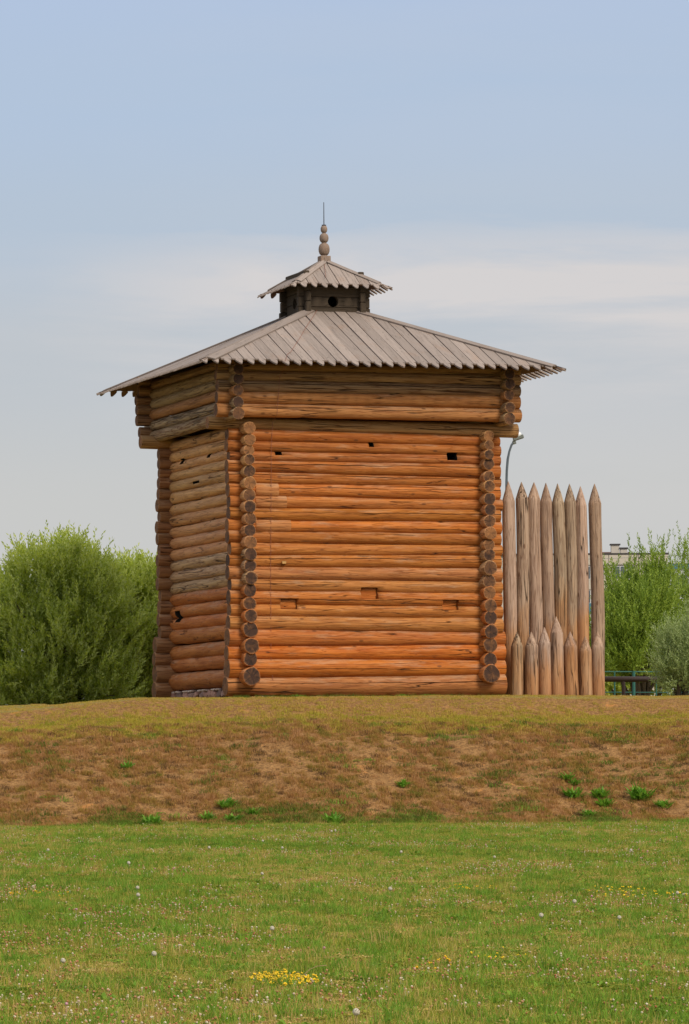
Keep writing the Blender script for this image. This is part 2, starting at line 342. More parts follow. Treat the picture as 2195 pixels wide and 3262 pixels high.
# ------------------------------------------------------------------ the tower
L = 6.0; LS = 5.9; E_ = .42; O = .39
ROOT = Vector((3, 2.95, 0))
tower = thing('log_tower', 'orange log watchtower with overhanging top, grey plank roof and small dark cupola on top', 'tower', ROOT)
log_meshes = []
def make_log(p0, p1, r0, r1, col, parent=tower, name='log', weather=0., end_tone=.3, mats=None, tip=0, nl=None, seg=18, wob=.012, flat=0, root=ROOT, smooth=True, irr=.06):
    p0, p1 = Vector(p0), Vector(p1); d = p1 - p0; ln = d.length; ax = d.normalized()
    n = nl or max(3, int(ln/.42)); V, Fc, Mi = [], [], []
    sd = random.uniform(0, 1000)
    xs = [0, .012] + [ln*i/n for i in range(1, n) if not tip or ln*i/n < ln-tip-.1] + ([ln-.012, ln] if not tip else [ln-tip-.05, ln-tip, ln-tip+.03, ln-tip*.45, ln-.012, ln])
    for j, x in enumerate(xs):
        f = x/ln; r = r0 + (r1-r0)*f
        if j == 0: r *= .94
        if tip:
            if j == len(xs)-4: r *= .95
            if j == len(xs)-3: r *= .52
            elif j == len(xs)-2: r *= .07
            elif j == len(xs)-1: r *= .03
        elif j == len(xs)-1: r *= .94
        cy = noise.noise(Vector((x*.35, sd, 0)))*wob*1.6; cz = noise.noise(Vector((x*.35, sd+50, 0)))*wob*1.3
        for k in range(seg):
            a = 2*math.pi*k/seg
            rr = r*(1 + irr*noise.noise(Vector((x*1.1, math.cos(a)*1.2+sd, math.sin(a)*1.2))) + (.03*noise.noise(Vector((x*4, math.cos(a)*3+sd, math.sin(a)*3)))) )
            V.append((x, math.cos(a)*rr + cy, math.sin(a)*rr*(1-flat) + cz))
    m = len(xs)
    for j in range(m-1):
        for k in range(seg): Fc.append((j*seg+k, (j+1)*seg+k, (j+1)*seg+(k+1) % seg, j*seg+(k+1) % seg)); Mi.append(0)
    Fc.append(tuple(k for k in range(seg))); Mi.append(1)
    Fc.append(tuple((m-1)*seg+k for k in range(seg-1, -1, -1))); Mi.append(0 if tip else 1)
    me = mesh(name, V, Fc, mats or [MW, ME], Mi, smooth)
    if tip:
        for pi in range((m-4)*seg, (m-1)*seg): me.polygons[pi].use_smooth = False
    for pi in (len(Fc)-1, len(Fc)-2): me.polygons[pi].use_smooth = False
    o = link(name, me, parent)
    if abs(ax.z) > .9: q = ax.to_track_quat('X', 'Y')
    else: q = ax.to_track_quat('X', 'Z')
    o.rotation_mode = 'QUATERNION'; o.rotation_quaternion = q; o.location = p0 - (root if parent is not None else Vector())
    o.color = (*col, 1); o['weather'] = float(weather); o['end_tone'] = float(end_tone); o['r0'] = r0
    return o
def jit(c, a=.08):
    f = 1 + random.uniform(-a, a); return tuple(max(0, x*f*(1+random.uniform(-.04, .04))) for x in c)
# seams between courses on the front wall, left and right (px rows of the photo)
SL = [133, 203, 270, 328, 400, 472, 549, 622, 696, 769, 843, 916, 990, 1067, 1141, 1224, 1301, 1386, 1486, 1569, 1681, 1784]
SR = [178, 235, 295, 352, 432, 492, 570, 638, 710, 785, 857, 921, 1000, 1084, 1156, 1237, 1312, 1399, 1480, 1573, 1666, 1784]
zl = [onY(831, 1300+y/1.96, -.12).z for y in SL]; zr = [onY(1514, 1300+y/1.96, -.12).z for y in SR]
xl = onY(831, 1700, -.12).x; xr = onY(1514, 1700, -.12).x
def zat(a, b, x): return a + (b-a)*(x-xl)/(xr-xl)
OR = (.54, .158, .018); RB = (.42, .118, .015); TAN = (.52, .20, .045); SAT = (.53, .132, .010)
FC = [RB, RB, RB, (.45, .125, .016), (.44, .12, .015), OR, OR, (.48, .145, .016), OR, (.43, .135, .016), OR, (.50, .165, .026), (.48, .17, .05), TAN, (.48, .14, .018), (.52, .165, .020), (.54, .19, .030), SAT, SAT, (.50, .145, .014), (.46, .155, .035)]
front = []
for k in range(21):
    zc0, zc1 = [zat((zl[k]+zl[k+1])/2, (zr[k]+zr[k+1])/2, x) for x in (-E_, L+E_)]
    h0, h1 = [zat(zl[k]-zl[k+1], zr[k]-zr[k+1], x) for x in (-E_, L+E_)]
    j0, j1 = random.uniform(-.03, .03), random.uniform(-.03, .03)
    if k >= 17: j0 -= .07; j1 += .04
    o = make_log((-E_+j0, random.uniform(-.012, .012), zc0), (L+E_+j1, random.uniform(-.012, .012), zc1), max(.105, h0/2*1.25), max(.105, h1/2*1.25), jit(FC[k], .05), wob=.016, weather=.04+.14*random.random(), end_tone=random.uniform(.2, .8), flat=.03)
    front.append(o)
    sv = {7: .045, 11: .05, 4: .07, 3: .06, 19: -.02, 20: .05, 14: -.03, 5: .06}.get(k)
    if sv is not None: o['split'] = 1+sv
# side walls: each log lies at the seam height of the front wall
LOWL = [(.58, .19, .045)]*7 + [(.70, .43, .21)]*3 + [(.74, .36, .15)]*4 + [(.74, .40, .165)]*8
def zseam(k, side): return (zat(zl[k], zr[k], 0 if side == 0 else L))
left_logs = []
for side, x in ((0, 0.0), (1, L)):
    for k in range(0, 21):
        z = zseam(k, side); up = zseam(k-1, side) if k > 0 else z + .26; dn = zseam(k+1, side)
        r = (up-dn)/4*1.06
        if k == 20: z += .02; r = .215
        if k == 19: r = .17
        i = 20-k
        col = LOWL[i]; wea = .5 if i in (7, 8, 9) else (.06 if i < 7 else .16)
        fr = random.uniform(-.04, .04); big = .05 if k == 20 else 0
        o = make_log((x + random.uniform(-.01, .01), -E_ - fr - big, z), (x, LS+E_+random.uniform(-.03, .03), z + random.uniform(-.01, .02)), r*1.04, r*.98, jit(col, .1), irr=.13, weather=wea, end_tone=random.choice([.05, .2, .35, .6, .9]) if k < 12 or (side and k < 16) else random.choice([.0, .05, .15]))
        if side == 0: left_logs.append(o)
for k in range(21):
    z = (zl[k]+zl[k+1]+zr[k]+zr[k+1])/4; r = (zl[k]-zl[k+1])/2*1.07
    big = .09 if k >= 17 else 0
    make_log((-E_-big+random.uniform(-.04, .04), LS, z), (L+E_+random.uniform(-.03, .03), LS, z), r*1.05, r, jit((.34, .135, .05), .1), weather=.2, end_tone=.6)
# cantilever beams (front and back) carrying the overhang
bz = [(onY(831, 1368, -.12).z + onY(831, 1331, -.12).z)/2, (onY(1514, 1391, -.12).z + onY(1514, 1345, -.12).z)/2]
BEAMC = (.52, .29, .11)
make_log((-.90, .02, zat(*bz, -.9)), (L+.87, .02, zat(*bz, L+.87)), .148, .168, BEAMC, weather=.2, end_tone=.85)
make_log((-.86, LS, bz[0]), (L+.86, LS, bz[1]-.01), .165, .165, BEAMC, weather=.2, end_tone=.8)
# upper block
UL = [1154, 1180, 1211, 1247, 1285, 1326]; UR = [1168, 1193, 1226, 1260, 1300, 1340]
ul = [onY(806, y, -O-.14).z for y in UL]; ur = [onY(1580, y, -O-.14).z for y in UR]
ux0, ux1 = onY(806, 1250, -O-.14).x, onY(1580, 1250, -O-.14).x
def uzat(a, b, x): return a + (b-a)*(x-ux0)/(ux1-ux0)
UC = [(.42, .22, .08), (.50, .28, .11), (.42, .22, .10), (.52, .19, .045), (.56, .225, .06)]
UE = O + E_
for k in range(5):
    a, b = -UE+random.uniform(-.03, .03), L+UE+random.uniform(-.05, .05)
    zc = [uzat((ul[k]+ul[k+1])/2, (ur[k]+ur[k+1])/2, x) for x in (a, b)]; h = [uzat(ul[k]-ul[k+1], ur[k]-ur[k+1], x) for x in (a, b)]
    uo = make_log((a, -O, zc[0]), (b, -O, zc[1]), h[0]/2*1.08, h[1]/2*1.08, jit(UC[k], .04), weather=(.3, .3, .45, .2, .25)[k], end_tone=.4)
    if k in (4, 2): uo['split'] = 1.06
    zb = zc[0]-.02
    make_log((-UE+random.uniform(-.05, .04), LS+O, zb), (L+UE, LS+O, zb), .135, .135, jit((.33, .16, .07)), weather=.3, end_tone=.5)
for side, x in ((0, -O), (1, L+O)):
    for k in range(1, 6):
        z = uzat(ul[k], ur[k], x) + (.035 if k == 5 else 0)
        r = .135 if k < 5 else .15
        make_log((x, -UE+random.uniform(-.04, .04), z), (x, LS+UE+random.uniform(-.03, .03), z-.01), r, r, jit([(.34, .22, .11), (.40, .28, .14), (.50, .23, .08), (.42, .30, .17), (.50, .33, .17)][k-1], .06), weather=(.3, .4, .15, .8, .9)[k-1] if side == 0 else .3, end_tone=(.0, .05, .25, .1, .3)[k-1])
# top plates under the roof and rafters
ztop = uzat(ul[0], ur[0], 3) + .02
for (a, b) in (((-UE, -O, ztop+.10), (L+UE, -O, ztop+.10)), ((-UE, LS+O, ztop+.10), (L+UE, LS+O, ztop+.10)), ((-O, -UE, ztop), (-O, LS+UE, ztop)), ((L+O, -UE, ztop), (L+O, LS+UE, ztop))):
    make_log(a, b, .115, .115, (.24, .125, .055), weather=.2, end_tone=.05)

zf = max(bz)+.17
bm = bmesh.new(); bx(bm, -O+.02, L+O-.02, -O+.02, LS+O-.02, zf, zf+.05); bm_obj('upper_floor', bm, MBU, tower, -ROOT)
# repaired faces and the square peg on the front wall
for (k, x0, x1) in ((5, .22, .80), (6, .22, 1.0), (8, .22, 1.10)):
    z0, z1 = [zat((zl[k]+zl[k+1])/2, (zr[k]+zr[k+1])/2, x) for x in (x0, x1)]; h = (zl[k]-zl[k+1])/2*1.25
    o = make_log((x0, -.012, z0), (x1, -.012, z1), h+.004, h+.004, (.54, .215, .07), name='repair_piece', weather=.1, end_tone=.7, nl=3, wob=0)
    o['label'] = 'paler sawn repair piece let into the log'
pk = onY(903, 1792, -.16); bm = bmesh.new(); bx(bm, -.05, .05, -.05, .05, -.035, .035, .008); o = bm_obj('peg', bm, MW, tower, pk-ROOT); o.color = (.6, .36, .13, 1); o['weather'] = .1

# openings
MHOLE = simple('hole_shade_dark', (.022, .014, .009), .95)  # near-black cut faces: shade inside the loopholes, painted as colour
def cut(objs, lo, hi, mat=None):
    bm = bmesh.new(); bx(bm, lo[0], hi[0], lo[1], hi[1], lo[2], hi[2]); c = bm_obj('cutter', bm, mat or MW)
    bpy.context.view_layer.update(); dg = bpy.context.evaluated_depsgraph_get()
    for o in objs:
        mod = o.modifiers.new('b', 'BOOLEAN'); mod.operation = 'DIFFERENCE'; mod.object = c; mod.solver = 'EXACT'; mod.material_mode = 'TRANSFER'
    bpy.context.view_layer.update(); dg = bpy.context.evaluated_depsgraph_get()
    res = [bpy.data.meshes.new_from_object(o.evaluated_get(dg)) for o in objs]
    for o, me in zip(objs, res): o.modifiers.clear(); me.name = 'log'; o.data = me
    bpy.data.objects.remove(c, do_unlink=True)
def logs_at(lst, zs, x0, x1, z0, z1, side=False):
    out = []
    for i, o in enumerate(lst):
        zc = o.location.z + ROOT.z; r = o['r0']
        if not side: zc += (zs[i])
        if zc + r > z0 and zc - r < z1: out.append(o)
    return out
def fz(x): return [zat((zl[k]+zl[k+1])/2, (zr[k]+zr[k+1])/2, x) - front[k].location.z for k in range(21)]
def front_hole(x0, y0, x1, y1, deep, plug=False):
    a = onY(x0, y1, -.15); b = onY(x1, y0, -.15); xm = (a.x+b.x)/2
    cut(logs_at(front, fz(xm), a.x, b.x, a.z, b.z), (a.x, -.4, a.z), (b.x, -.03 if plug else .4, b.z), None if plug else MHOLE)
    if plug:
        bm = bmesh.new(); bx(bm, -(b.x-a.x)/2+.012, (b.x-a.x)/2-.012, -.03, .03, -(b.z-a.z)/2+.01, (b.z-a.z)/2-.01, .004)
        o = bm_obj('shutter_block', bm, MW, tower, Vector((xm, -.052, (a.z+b.z)/2))-ROOT); o.color = (.50, .15, .025, 1); o['weather'] = .0
front_hole(876, 1439, 898, 1450, .8); front_hole(1175, 1409, 1191, 1424, .8); front_hole(1424, 1442, 1456, 1466, .8)
front_hole(893, 1908, 946, 1940, .1, True); front_hole(1149, 1872, 1203, 1908, .1, True); front_hole(1409, 1911, 1459, 1943, .1, True)
for (x0, y0, x1, y1) in ((615, 1532, 636, 1541), (570, 1462, 581, 1478), (657, 1446, 667, 1458), (560, 1947, 576, 1982)):
    a = onX(x0, y1, -.13); b = onX(x1, y0, -.13); z0, z1 = min(a.z, b.z), max(a.z, b.z); y_lo, y_hi = min(a.y, b.y), max(a.y, b.y)
    cut([o for o in left_logs if abs(o.location.z-(z0+z1)/2) < o['r0']+(z1-z0)/2], (-.4, y_lo, z0-.01), (.4, y_hi, z1+.015), MHOLE)

# foundation stones
fnd = link('foundation', None, tower); fnd.location = (0, 0, 0); fnd.empty_display_size = .2
def stone(name, c, sx, sy, sz, mat, parent, root, seed):
    bm = bmesh.new(); bmesh.ops.create_icosphere(bm, subdivisions=2, radius=1)
    for v in bm.verts:
        p = v.co.copy(); q = Vector([math.copysign(abs(t)**.6, t) for t in p]); q *= 1 + .22*noise.noise(p*1.3 + Vector((seed, seed*2, 0)))
        v.co = Vector((q.x*sx, q.y*sy, q.z*sz))
    return bm_obj(name, bm, mat, parent, Vector(c)-root, smooth=False)
for i in range(15):
    y = .28 + i*.385 + random.uniform(-.05, .05); zt = zl[21]+.28
    stone('stone', (.0+random.uniform(-.06, .02), y, .045), .11, random.uniform(.10, .24), random.uniform(.07, .12), MSTONE, fnd, ROOT, i*3.1).rotation_euler = (random.uniform(-.5, .5), 0, 0)
    if i % 3: stone('stone', (-.05, y+.06, .155), .12, random.uniform(.10, .22), .03, MSTONE2, fnd, ROOT, i*7.7)
for i in range(16):
    x = .3 + i*.37 + random.uniform(-.1, .1)
    stone('stone', (x, -.10, gz(x, -.10)+.005), random.uniform(.08, .2), .06, random.uniform(.02, .035), MSTONE2, fnd, ROOT, i*5.3)
sp_ = ground_hit(824, 2210)
o = stone('stone_slab', (sp_.x, sp_.y+.05, sp_.z+.03), .37, .16, .035, MSTONE2, None, Vector(), 4.4)
tag(o, 'flat pinkish stone slab lying in the grass at the near corner of the tower', 'stone slab')

# ---- roof
C = Vector((3, LS/2, 0))
def roof(half_tip, zc_half, zc, slope, half_top, pitch, thick, tip_len, hip_w, hip_end, nfirst, gapw):
    """square pyramid; zc is the height at distance zc_half from the axis"""
    cs = 1/math.sqrt(1+slope*slope)
    Zof = lambda h: zc - slope*(h-zc_half)
    Lt = (half_tip-half_top)/cs
    for face in range(4):
        ang = face*math.pi/2                      # 0 front(-Y) 1 right(+X) 2 back 3 left
        out = Vector((math.sin(ang), -math.cos(ang), 0)); side = Vector((math.cos(ang), math.sin(ang), 0))
        up = (-out + UP*slope).normalized()       # up the slope
        nrm = side.cross(up); nrm = nrm if nrm.z > 0 else -nrm
        org = C + out*half_tip; org.z = Zof(half_tip)
        ROT = Matrix((side, up, nrm)).transposed().to_quaternion()
        nb = int(round(2*half_tip/pitch)); pw = 2*half_tip/nb
        Ttop = lambda s: min(Lt, max(0, (half_tip-abs(s))/cs))      # hip line
        prof = [(.07, 0), (.15, .14), (.235, .38), (.285, .60), (.30, .77), (.20, .85), (.20, .92), (.5, .95)]
        for i in range(nb):
            s0 = -half_tip + i*pw; sm = s0+pw/2; w = pw-gapw*random.uniform(.6, 1.6)
            dt = random.uniform(-.02, .02)
            left = [(sm - a*w, b*tip_len+dt) for a, b in prof]; right = [(sm + a*w, b*tip_len+dt) for a, b in reversed(prof)]
            sL, sR = sm-w/2, sm+w/2
            top = [(sR, Ttop(sR)), (sL, Ttop(sL))]
            if abs(s0) < half_tip: 
                brk = [q for q in (-half_top, half_top) if sL < q < sR]
                if brk: top = [top[0], (brk[0], Lt), top[1]]
            # corner boards: clip the pattern at the hip line
            pts = [p for p in right[::-1]]
            poly = [(sm-.10*w, dt)] + [] 
            poly = left[::-1][:-0 or None]
            poly = left[::-1] + right[::-1]
            poly = [(s, min(t, Ttop(s)+.25*tip_len if abs(s) > half_tip-tip_len else 9e9)) for s, t in poly]
            poly = poly + [p for p in top if p[1] > tip_len*.94+dt]
            if len(poly) < 5: continue
            if len([p for p in top if p[1] > tip_len*.94+dt]) == 0 and abs(sm) > half_tip-.4*tip_len: 
                continue
            bm = bmesh.new(); z0 = random.uniform(0, .009)
            vs = [bm.verts.new((s-sm, t, z0)) for s, t in poly]
            try: f = bm.faces.new(vs)
            except ValueError: bm.free(); continue
            r = bmesh.ops.extrude_face_region(bm, geom=[f]); 
            for v in [g for g in r['geom'] if isinstance(g, bmesh.types.BMVert)]: v.co.z += thick
            bmesh.ops.recalc_face_normals(bm, faces=bm.faces); bmesh.ops.triangulate(bm, faces=[f for f in bm.faces if len(f.verts) > 4])
            for f in bm.faces: f.material_index = 1 if f.normal.z < -.5 else 0
            o = bm_obj('roof_board', bm, [MB, MBU], tower, org + side*sm - ROOT)
            o.rotation_mode = 'QUATERNION'; o.rotation_quaternion = ROT @ Matrix.Rotation(random.uniform(-.004, .004), 3, 'Z').to_quaternion()
        # sheathing below
        bm = bmesh.new(); e = tip_len*1.25; h1 = half_tip-e*cs
        q = [(-h1, e), (h1, e), (half_top, Lt), (-half_top, Lt)]
        lo = [bm.verts.new((s, t, -.045)) for s, t in q]; hi = [bm.verts.new((s, t, -.006)) for s, t in q]
        bm.faces.new(lo[::-1]); bm.faces.new(hi)
        for k in range(4): bm.faces.new((lo[k], lo[(k+1) % 4], hi[(k+1) % 4], hi[k]))
        o = bm_obj('roof_sheathing', bm, MBU, tower, org - ROOT); o.rotation_mode = 'QUATERNION'; o.rotation_quaternion = ROT
        # hip boards, one each side of every hip, lying on the roof boards
        for sg in (-1, 1):
            a = Vector((sg*hip_end, (half_tip-hip_end)/cs)); b = Vector((sg*(half_top-.02), Lt+.02)); d = (b-a).normalized(); nn = Vector((-d.y, d.x)); 
            if nn.x*sg > 0: nn = -nn
            if nn.x*sg > 0: nn = nn*-1
            q = [a, b, b+nn*hip_w, a+nn*hip_w]; bm = bmesh.new(); t0 = thick+.011
            lo = [bm.verts.new((p.x, p.y, t0)) for p in q]; hi = [bm.verts.new((p.x, p.y, t0+thick*.9)) for p in q]
            bm.faces.new(lo); bm.faces.new(hi)
            for k in range(4): bm.faces.new((lo[k], lo[(k+1) % 4], hi[(k+1) % 4], hi[k]))
            bmesh.ops.recalc_face_normals(bm, faces=bm.faces)
            # own frame along the hip so the grain follows the board
            o = bm_obj('hip_board', bm, [MB], tower, None)
            Rz = Matrix.Rotation(math.atan2(-d.x, d.y), 4, 'Z'); o.data.transform(Rz.inverted() @ Matrix.Translation((-a.x, -a.y, 0)))
            o.rotation_mode = 'QUATERNION'; o.rotation_quaternion = ROT @ Rz.to_quaternion(); o.location = org + ROT @ Vector((a.x, a.y, 0)) - ROOT
    return Zof
ZR = roof(4.56, 4.307, 7.735, .435, .70, .281, .035, .32, .20, 4.32, 0, .020)
ZC = roof(1.32, 1.08, 9.975, .62, .06, .265, .025, .22, .12, 1.06, 0, .016)
# rafters visible from below
# cupola: short squared logs
hc = .74; cz0 = ZR(hc)-.12; cups = []
ch = (ZC(hc)-cz0)/4.0
for k in range(4):
    for f in range(4):
        ang = f*math.pi/2; out = Vector((math.sin(ang), -math.cos(ang), 0)); side = Vector((math.cos(ang), math.sin(ang), 0))
        ext = (.17 if f % 2 == 0 else .15) if k < 3 else .0; zoff = (0 if f % 2 == 0 else ch*.5)
        bm = bmesh.new(); hl = hc + ext + random.uniform(-.01, .02)
        bx(bm, -.07, .07, -hl, hl, -ch*.49, ch*.49, .018)
        o = bm_obj('cupola_log', bm, MCUP, tower, C + out*(hc-.05+random.uniform(0, .012)) + UP*(cz0+ch*(k+.5)+zoff*.98) - ROOT); o.rotation_euler = (0, 0, ang+math.pi/2)
        if k in (1, 2) and f in (0, 3): cups.append((o, f))
# round holes
bpy.context.view_layer.update()
for f in (0, 3):
    ang = f*math.pi/2; out = Vector((math.sin(ang), -math.cos(ang), 0))
    hp = C + out*hc; hp.z = onY(1060, 961, C.y-hc).z
    if f == 0: hp.x = onY(1060, 961, C.y-hc).x
    bm = bmesh.new(); bmesh.ops.create_cone(bm, segments=20, radius1=.135, radius2=.135, depth=.6, cap_ends=True)
    c = bm_obj('cutter', bm, MCUP, None, hp); c.rotation_euler = out.to_track_quat('Z', 'Y').to_euler()
    os_ = [o for o in tower.children if o.name.startswith('cupola_log')]
    for o in os_: md = o.modifiers.new('b', 'BOOLEAN'); md.object = c; md.operation = 'DIFFERENCE'; md.solver = 'EXACT'
    bpy.context.view_layer.update(); dg = bpy.context.evaluated_depsgraph_get()
    res = [bpy.data.meshes.new_from_object(o.evaluated_get(dg)) for o in os_]
    for o, me in zip(os_, res): o.modifiers.clear(); o.data = me
    bpy.data.objects.remove(c, do_unlink=True)
# dark floor boards inside the cupola keep the attic closed
# finial
def lathe(prof, seg=20):
    V, Fc = [], []
    for r, z in prof:
        for k in range(seg): a = 2*math.pi*k/seg; V.append((r*math.cos(a), r*math.sin(a), z))
    for j in range(len(prof)-1):
        for k in range(seg): Fc.append((j*seg+k, j*seg+(k+1) % seg, (j+1)*seg+(k+1) % seg, (j+1)*seg+k))
    Fc.append(tuple(range(seg-1, -1, -1))); Fc.append(tuple((len(prof)-1)*seg+k for k in range(seg))); return V, Fc
apex = C.copy(); apex.z = 0
fin = link('finial', None, tower, apex-ROOT); fin.empty_display_size = .1
def ball(r, z0, z1, flat=.62):
    p = []
    for i in range(9):
        a = -math.pi/2*.86 + math.pi*.86*i/8; p.append((r*max(.3, math.cos(a)**flat), (z0+z1)/2 + (z1-z0)/2*math.sin(a)/math.sin(math.pi/2*.86)))
    return p
MFIN = board_mat('finial_wood', (.26, .19, .15))
bm = bmesh.new(); bx(bm, -.13, .13, -.13, .13, 10.50, 10.755, .012); bm_obj('finial_block', bm, MFIN, fin)
for r, a, b in ((.137, 10.765, 11.07), (.112, 11.08, 11.31), (.083, 11.32, 11.50)):
    V, Fc = lathe(ball(r, a, b)); link('finial_ball', mesh('finial_ball', V, Fc, MFIN, smooth=True), fin)
    V, Fc = lathe([(r*.55, a-.03), (r*.55, a+.03)], 12); link('finial_neck', mesh('finial_neck', V, Fc, MFIN), fin)
V, Fc = lathe([(.055, 11.49), (.055, 11.52)], 12); link('finial_cap', mesh('finial_cap', V, Fc, MIRON), fin)
V, Fc = lathe([(.013, 11.51), (.009, 12.07)], 8); link('lightning_rod', mesh('lightning_rod', V, Fc, MIRON), fin)
# lightning cable down the roof and the facade
def roofpt(px, py, half, zc, slope):
    n = Vector((0, -slope, 1)); return on_plane(px, py, (C.x, C.y-half, zc), n) + n.normalized()*.058
cp = [roofpt(x, y, 4.307, 7.735, .435) for x, y in ((1015, 984), (1000, 1010), (972, 1052), (955, 1082), (941, 1103), (925, 1128), (914, 1136), (908, 1156))]
up_ = [roofpt(x, y, 1.08, 10.02, .54) for x, y in ((1031, 840), (1033, 862), (1036, 890))]
dn = [cp[-1]+Vector((0, -.02, -.12)), onY(890, 1200, -O-.17)+Vector((0, -.02, 0)), onY(882, 1320, -O-.17), onY(868, 1345, -.2), onY(864, 1420, -.18), onY(862, 1800, -.18), onY(863, 2100, -.18), onY(872, 2200, -.2)]
for seg_ in (up_, cp, dn):
    V, Fc = tube([p-ROOT for p in seg_], .005, 6); link('lightning_cable', mesh('lightning_cable', V, Fc, MCABLE), tower)

# ------------------------------------------------------------------ palisade
def palisade(name, label, data, Y, base_px, seg=16):
    b0 = onY(1760, base_px, Y); root = Vector((b0.x, Y, gz(b0.x, Y)))
    t = thing(name, label, 'palisade', root)
    for i, (tx, ty, bx_, wd, st) in enumerate(data):
        top = onY(tx, ty, Y); bot = onY(bx_, base_px, Y); bot.z = gz(bot.x, Y)-.25
        r = wd/2/(F/(DIST+Y+1.5))
        g = random.uniform(-.08, .09)
        o = make_log(bot, top, r*1.17, r*1.08, jit((.46+g, .34+g*.85, .275+g*.75), .06), parent=t, name='stake', weather=random.uniform(.15, .42), mats=[MS, MS], tip=random.uniform(.42, .5) if ty < 1800 else random.uniform(.36, .42), seg=seg, wob=.03, root=root)
        o['stain'] = st + .25 if ty > 1800 else st + .5
    return t
TALL = [(1619, 1533, 1629, 39, 1.6), (1661, 1535, 1669, 38, 1.8), (1701, 1536, 1710, 39, 1.0), (1741, 1538, 1751, 36, 1.4), (1778, 1540, 1789, 37, 2.4), (1815, 1541, 1826, 36, 1.7), (1850, 1549, 1862, 36, 2.0), (1894, 1541, 1905, 38, .6)]
SHORT = [(1644, 2012, 1645, 35, 1.1), (1688, 2012, 1692, 39, .8), (1733, 1997, 1738, 36, .9), (1771, 1964, 1777, 37, .9), (1814, 2012, 1821, 41, 1.2), (1865, 2026, 1866, 38, 1.3), (1904, 2010, 1908, 37, .7)]
palisade('palisade', 'tall palisade of eight sharpened grey-brown stakes beside the log tower', TALL, 1.35, 2217)
palisade('palisade', 'low palisade row of seven short sharpened stakes in front of the tall ones', SHORT, .80, 2214)

# ------------------------------------------------------------------ street lamp behind the tower
MPOLE = simple('blue_grey_pole_paint', (.09, .11, .13), .5); MHEAD = simple('lamp_housing', (.16, .17, .15), .5); MGLASS = simple('white_lamp_glass', (.75, .76, .76), .25, var=.05)
v = 135
pts = [onV(x, y, v) for x, y in ((1613, 1575), (1613, 1540), (1614, 1500), (1617, 1463), (1622, 1438), (1629, 1418), (1638, 1405))]
base = onV(1613, 1575, v); base.z = 0
lamp = thing('street_lamp', 'curved blue-grey street lamp rising behind the tower above the first stake', 'street lamp', base)
V, Fc = tube([Vector((0, 0, 0))] + [p-base for p in pts], [.06] + [.04]*4 + [.034]*3, 10); link('pole', mesh('pole', V, Fc, MPOLE, smooth=True), lamp)
hd = link('lamp_head', None, lamp, onV(1650, 1396, v)-base); hd.empty_display_size = .1; hd.rotation_euler = (0, -.32, -TH)
bm = bmesh.new(); bx(bm, -.16, .18, -.09, .09, -.05, .07, .02); bm_obj('housing', bm, MHEAD, hd)
bm = bmesh.new(); bmesh.ops.create_uvsphere(bm, u_segments=12, v_segments=8, radius=.12)
for w in bm.verts: w.co = Vector((w.co.x+.03, w.co.y, w.co.z*.8+.10))
bm_obj('glass_cover', bm, MGLASS, hd, smooth=True)
bm = bmesh.new(); bx(bm, -.20, -.10, -.05, .05, -.14, -.02, .01); bm_obj('bracket', bm, MHEAD, hd)

# ------------------------------------------------------------------ far buildings
def facade_building(name, label, x0, x1, ytop, v, depth, colw, floors, winw, rail, panel_lines=True):
    a = onV(x0, ytop, v); b = onV(x1, ytop, v); wdt = (b-a).dot(RT); zt = (a.z+b.z)/2; mid = a + RT*(wdt/2)
    root = Vector((mid.x, mid.y, 0)); t = thing(name, label, 'apartment building', root, rz=-TH)
    return t, wdt, zt
MPAN = simple('beige_panel', (.50, .45, .385), .9, var=.08, sc=2); MPAN2 = simple('white_panel', (.62, .64, .68), .9, var=.06, sc=2); MWIN = simple('far_window_glass', (.06, .08, .10), .15, var=.1); MFR = simple('window_frame_white', (.6, .6, .6), .6)
MTEAL = simple('teal_balcony_panel', (.05, .16, .22), .7); MTAR = simple('dark_roof_edge', (.05, .045, .045), .8); MBRICK = simple('brown_roof_parapet', (.17, .10, .08), .9)
bA, wA, zA = facade_building('apartment_building', 'beige panel apartment block rising behind the green trees at the right', 1560, 2128, 1764, 500, 12, 3.1, 9, 1.6, True)
fl = 2.75; nf = 9
m_per = 500/F
pn = int(wA/3.2); pw = wA/pn
def add(name, par, x0, x1, y0, y1, z0, z1, mat, bev=0):
    bm = bmesh.new(); bx(bm, x0, x1, y0, y1, z0, z1, bev); return bm_obj(name, bm, mat, par)
add('wall', bA, -wA/2, wA/2, .25, 12, 0, zA-.15, MPAN)
add('roof_edge', bA, -wA/2-.1, wA/2+.1, .0, 12.1, zA-.15, zA+.06, MTAR)
for i in range(pn):
    x = -wA/2 + i*pw
    if x + pw < wA/2 - 17: continue
    add('parapet_panel', bA, x+.03, x+pw-.03, 0.02, .25, zA-1.28, zA-.16, MPAN)
    for f in range(4):
        zt = zA-1.38-f*fl
        add('panel', bA, x+.03, x+pw-.03, .05, .25, zt-fl+.03, zt-1.55, MPAN if (i*3+f) % 5 else MTEAL)
        add('panel', bA, x+.03, x+.55, .05, .25, zt-1.55, zt-.02, MPAN)
        add('panel', bA, x+pw-.55, x+pw-.03, .05, .25, zt-1.55, zt-.02, MPAN)
        w = add('window', bA, x+.55, x+pw-.55, .17, .25, zt-1.55, zt-.02, MFR)
        for q in range(3):
            ww = (pw-1.1)/3; add('pane', w, x+.55+q*ww+.07, x+.55+(q+1)*ww-.07, .12, .17, zt-1.47, zt-.12, MWIN)
